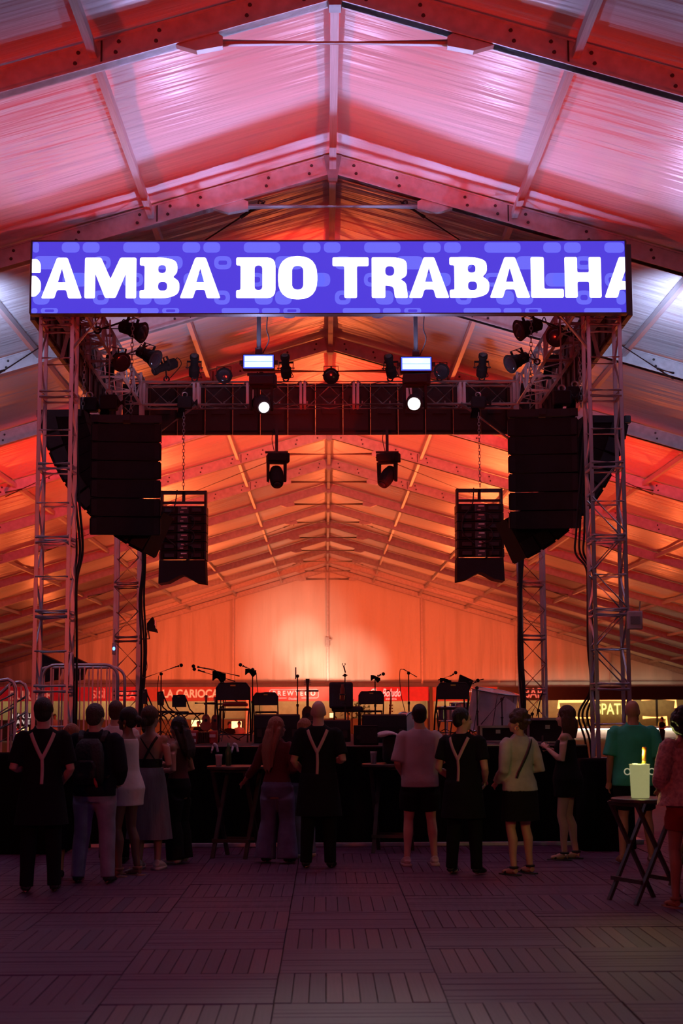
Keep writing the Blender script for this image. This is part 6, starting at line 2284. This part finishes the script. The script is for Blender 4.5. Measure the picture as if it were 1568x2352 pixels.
# 15 woman at the right edge
f = Fig('curly haired woman in a lacy pink blouse and red shorts at the right edge', 1586, 2086, 1622, 14, fem=True, arms=(((0.10, -0.04, 1.14), (0.02, 0.18, 1.02)), 'hold'), wide=1.06, skin='skin_tan', legs=((0.02, 0.06), (0.02, -0.06)))
f.top('lace_pink', 0.90, 1.45, 0.030, 0.02, 1.40, 'blouse', flare=0.06)
f.pants('shorts_red', end=0.68, name='shorts', wide=0.01)
f.sandals('sandal_tan')
f.hair('afro', 'hair_black')

# backpack: hung on the man's back, a thing of its own
f = back_man
t = thing('backpack', 'black backpack worn by the man in the navy jacket', 'backpack', M=WM[f.root.name])
mb = MB()
rings = []
for (z, wx, d) in ((0.98, 0.13, 0.08), (1.02, 0.15, 0.15), (1.14, 0.155, 0.17), (1.28, 0.15, 0.15), (1.38, 0.125, 0.11), (1.43, 0.08, 0.06)):
    rings.append([(wx * (abs(math.cos(a)) ** 0.5) * (1 if math.cos(a) >= 0 else -1), -0.155 - d * 0.5 + d * 0.5 * (abs(math.sin(a)) ** 0.5) * (1 if math.sin(a) >= 0 else -1), z) for a in [2 * PI * j / 24 for j in range(24)]])
mb.rings(rings)
mb.v = [f.M @ v for v in mb.v]
mb.build('pack', 'pack_black', t, smooth=True, fix=True)
mb = MB()
mb.prism([(-0.10, 1.04), (0.10, 1.04), (0.105, 1.16), (0.08, 1.22), (-0.08, 1.22), (-0.105, 1.16)], 'y', -0.355, -0.30)
mb.v = [f.M @ v for v in mb.v]
mb.build('pocket', 'pack_black', t, bevel=0.02, fix=True)
for s in (-1, 1):
    mb = MB().tube([(s * 0.11, -0.16, 1.40), (s * 0.125, -0.05, 1.505), (s * 0.125, 0.07, 1.46), (s * 0.13, 0.15, 1.3), (s * 0.15, 0.10, 1.12), (s * 0.15, -0.14, 1.04)], [(0.03, 0.008)] * 6, 8)
    mb.v = [f.M @ v for v in mb.v]
    mb.build('shoulder_strap', 'pack_black', t, smooth=True)
mb = MB().tube([(0.10, -0.36, 1.05), (0.115, -0.365, 1.0), (0.13, -0.36, 0.96)], [0.008, 0.016, 0.012], 8)
mb.v = [f.M @ v for v in mb.v]
mb.build('orange_tag', 'red_case', t, smooth=True)
tag(mb and t, None)

# ---- far people behind the stage
far = [
    (88, 1640, 58, 180, 'tee_black', 'hair_black', 'far person at the BURGER stall counter, just behind the left waiter'),
    (126, 1640, 62, 200, 'tee_pale', 'hair_brown', 'far person between the bars of the crowd barrier'),
    (42, 1702, 40, 150, 'tee_black', 'hair_black', 'far seated looking person under the glowing menu at the left edge'),
    (455, 1660, 52, 160, 'tee_black', 'hair_black', 'far person in black behind the guitars'),
    (527, 1658, 48, 200, 'tee_black', 'hair_black', 'far person in black seen under the large folding chair, left one'),
    (549, 1658, 50, 170, 'tee_pale', 'hair_black', 'far person in a pale top seen under the large folding chair, right one'),
    (770, 1646, 70, 180, 'tee_black', 'hair_black', 'far person behind the bald waiter'),
    (1388, 1640, 76, 180, 'tee_black', 'hair_black', 'far bartender behind the glowing bar counter'),
    (1520, 1676, 60, 120, 'tee_black', 'hair_black', 'far person seated near the right end of the bar'),
]
for (px, top, Y, face, tm, hm, lab) in far:
    q = W(px, top, Y)
    g = Vector((q.x, Y, 0))
    if 'bartender' in lab:
        g.y = SY + 1.4
    f = Fig(lab, 0, 0, 0, face, fem=px % 2 == 0, loc=g, H=max(1.2, min(1.8, q.z)), arms=('hold', 'low'), res=2.0, group='people far behind the stage')
    f.top(tm, 0.9, 0.6)
    f.pants('pants_black')
    f.hair('short', hm)
# ================================================================== tables, ice bucket
mat('table_wood', (0.045, 0.035, 0.03), 0.45, coat=0.3, var=0.3, nscale=8)
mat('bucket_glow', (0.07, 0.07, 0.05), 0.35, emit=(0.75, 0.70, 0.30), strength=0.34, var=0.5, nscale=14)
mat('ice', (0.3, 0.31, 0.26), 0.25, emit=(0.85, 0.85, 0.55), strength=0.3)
mat('foil_gold', (0.34, 0.11, 0.01), 0.4, 0.2)
mat('wine_yellow', (0.25, 0.20, 0.015), 0.2, emit=(0.8, 0.62, 0.03), strength=0.15)
mat('blanket_red', (0.45, 0.05, 0.04), 0.9)


def folding_table(label, c, r, h, rz, group='tall folding tables', wf=0.62):
    c = Vector(c)
    t = thing('folding_table', label, 'table', (c.x, c.y, 0), rz, group=group)
    MB().lathe([(r - 0.01, h - 0.035), (r, h - 0.03), (r, h - 0.005), (r - 0.01, h)], 36).build('table_top', 'table_wood', t, local=True)
    w = r * wf
    for s in (-1, 1):
        for k in (-1, 1):
            a = Vector((k * w * 1.02, s * 0.20, 0.0))
            b = Vector((-k * w * 0.80, s * 0.20 + (0.028 * k), h - 0.035))
            d = (b - a)
            u, v, n = basis(d)
            M = Matrix.Translation((a + b) / 2) @ Matrix((u, v, n)).transposed().to_4x4()
            MB().box((0, 0, 0), (0.045, 0.025, d.length), M).build('leg', 'table_wood', t, local=True)
    for k in (-1, 1):
        MB().box((k * w * 0.80, 0, 0.19), (0.022, 0.45, 0.035)).build('stretcher', 'table_wood', t, local=True)
        MB().box((k * w * 0.78, 0, h - 0.05), (0.03, 0.46, 0.035)).build('batten', 'table_wood', t, local=True)
    return t


# the table at the right, with the ice bucket
tp = G(1478, 2062)
TBY = tp.y - 0.25
p = W(1490, 1832, TBY)
TH = p.z
folding_table('round dark folding table with crossed legs carrying the ice bucket', (W(1474, 1832, TBY).x, TBY, 0), 0.27, TH, math.radians(24), wf=0.86)
bp = W(1470, 1830, TBY)
t = thing('ice_bucket', 'glowing pale ice bucket on the folding table at the right', 'bucket', (bp.x, TBY, TH))
M = Matrix.Translation((bp.x, TBY, TH))
BR, BH = 0.088, 0.285
prof = [(BR * 0.86, 0.0), (BR * 0.9, 0.01), (BR, BH), (BR + 0.006, BH + 0.004), (BR - 0.006, BH + 0.004), (BR - 0.01, BH - 0.02), (BR * 0.84, 0.02)]
MB().lathe(prof, 28, M).build('vessel', 'bucket_glow', t, smooth=True)
for s in (-1, 1):
    MB().torus(0.026, 0.005, M @ Matrix.Translation((s * (BR + 0.02), 0, BH - 0.06)) @ Matrix.Rotation(PI / 2, 4, 'X'), 16, 6).build('handle', 'ice', t, smooth=True)
rnd = random.Random(3)
for i in range(9):
    a = i * 0.7
    q = Vector((0.05 * math.cos(a), 0.05 * math.sin(a), BH - 0.025 + 0.01 * (i % 3)))
    block('ice_cube', q, (0.032, 0.032, 0.03), 'ice', t, M @ Matrix.Rotation(0.4 * i, 4, 'Z'))
lamp = bpy.data.lights.new('bucket_light', 'POINT')
lamp.energy = 12.0
lamp.color = (1.0, 0.92, 0.25)
lamp.shadow_soft_size = 0.06
lo = bpy.data.objects.new('bucket_light', lamp)
lo.location = (bp.x + 0.0, TBY - 0.0, TH + BH + 0.09)
C.objects.link(lo)
# bottle in the bucket
t = thing('wine_bottle', 'bottle with a golden foil neck leaning in the ice bucket', 'bottle', (bp.x + 0.03, TBY, TH + 0.03))
BM = Matrix.Translation((bp.x + 0.022, TBY, TH + 0.035)) @ Matrix.Rotation(math.radians(4), 4, 'Y')
MB().lathe([(0.036, 0), (0.04, 0.01), (0.04, 0.17), (0.030, 0.22), (0.017, 0.27), (0.016, 0.30)], 20, BM).build('glass', 'wine_yellow', t, smooth=True)
MB().lathe([(0.018, 0.285), (0.018, 0.37), (0.021, 0.375), (0.021, 0.40), (0.015, 0.405)], 20, BM).build('foil', 'foil_gold', t, smooth=True)
# low second bench/table behind the woman at the right
q = G(1545, 2040)
folding_table('low dark folding table half hidden behind the woman at the right edge', (q.x + 0.28, q.y + 0.35, 0), 0.32, 0.98, math.radians(-20))

# dark tables before the stage
q = G(540, 1972)
folding_table('tall dark table under the reaching hand of the woman in jeans', (q.x, q.y + 0.2, 0), 0.34, 1.02, math.radians(70))
q = G(905, 1962)
tb = folding_table('tall dark table left of the man in the grey shirt', (q.x, q.y + 0.3, 0), 0.36, 1.02, math.radians(80))
tx, ty = q.x, q.y + 0.3
# things on that table
b = MB().box((tx + 0.02, ty + 0.05, 1.02 + 0.16), (0.26, 0.2, 0.32))
o = b.build('black_bag', 'pack_black', None, bevel=0.05)
tag(o, 'black bag standing on the table left of the man in grey', 'bag')
t = thing('pale_towel', 'pale pink towel lying over the black bag left of the man in grey', 'towel', (tx, ty, 1.34))
rings = []
for i in range(13):
    u = i / 12
    x = tx - 0.17 + 0.40 * u
    z = 1.36 + 0.03 * math.sin(5 * u) - (0.05 * u * u)
    rings.append([(x, ty - 0.13, z - 0.03 - 0.02 * math.sin(9 * u)), (x, ty - 0.09, z + 0.01), (x, ty + 0.10, z + 0.015), (x, ty + 0.14, z - 0.04), (x, ty + 0.09, z), (x, ty - 0.09, z - 0.005)])
MB().rings(rings).build('cloth', 'towel_white', t, smooth=True, fix=True)
for k, (dx, dy, h, m_, lab) in enumerate(((0.20, -0.1, 0.24, 'bottle_green', 'dark bottle on the table left of the man in grey'), (-0.22, -0.02, 0.14, 'cup_clear', 'small clear cup on the table left of the man in grey'))):
    b = MB().lathe([(0.03, 0), (0.035, 0.01), (0.036, h * 0.6), (0.02 if k == 0 else 0.04, h * 0.8), (0.015 if k == 0 else 0.042, h)], 16, Matrix.Translation((tx + dx, ty + dy, 1.02)))
    tag(b.build('bottle' if k == 0 else 'cup', m_, None, smooth=True), lab, 'bottle' if k == 0 else 'cup')
q2 = G(540, 1972)
for k, (dx, dy, h, m_, lab) in enumerate(((-0.1, 0.1, 0.26, 'bottle_green', 'green bottle on the dark table by the reaching hand'), (-0.2, -0.05, 0.13, 'cup_clear', 'clear cup on the dark table by the reaching hand'))):
    b = MB().lathe([(0.03, 0), (0.035, 0.01), (0.036, h * 0.6), (0.02 if k == 0 else 0.04, h * 0.8), (0.015 if k == 0 else 0.042, h)], 16, Matrix.Translation((q2.x + dx, q2.y + 0.2 + dy, 1.02)))
    tag(b.build('bottle' if k == 0 else 'cup', m_, None, smooth=True), lab, 'bottle' if k == 0 else 'cup')

# small shiny cables and bits on the floor behind the people at the right
p = G(1345, 1925)
t = thing('cable_coil', 'shiny cable coil on the floor at the foot of the stage, right', 'cable', (p.x, p.y, 0))
for i in range(4):
    MB().torus(0.13 - 0.012 * i, 0.012, Matrix.Translation((p.x + 0.01 * i, p.y, 0.014 + 0.02 * i)), 24, 6).build('loop', 'black_metal', t, smooth=True)
flush_shapes()
flush_texts()
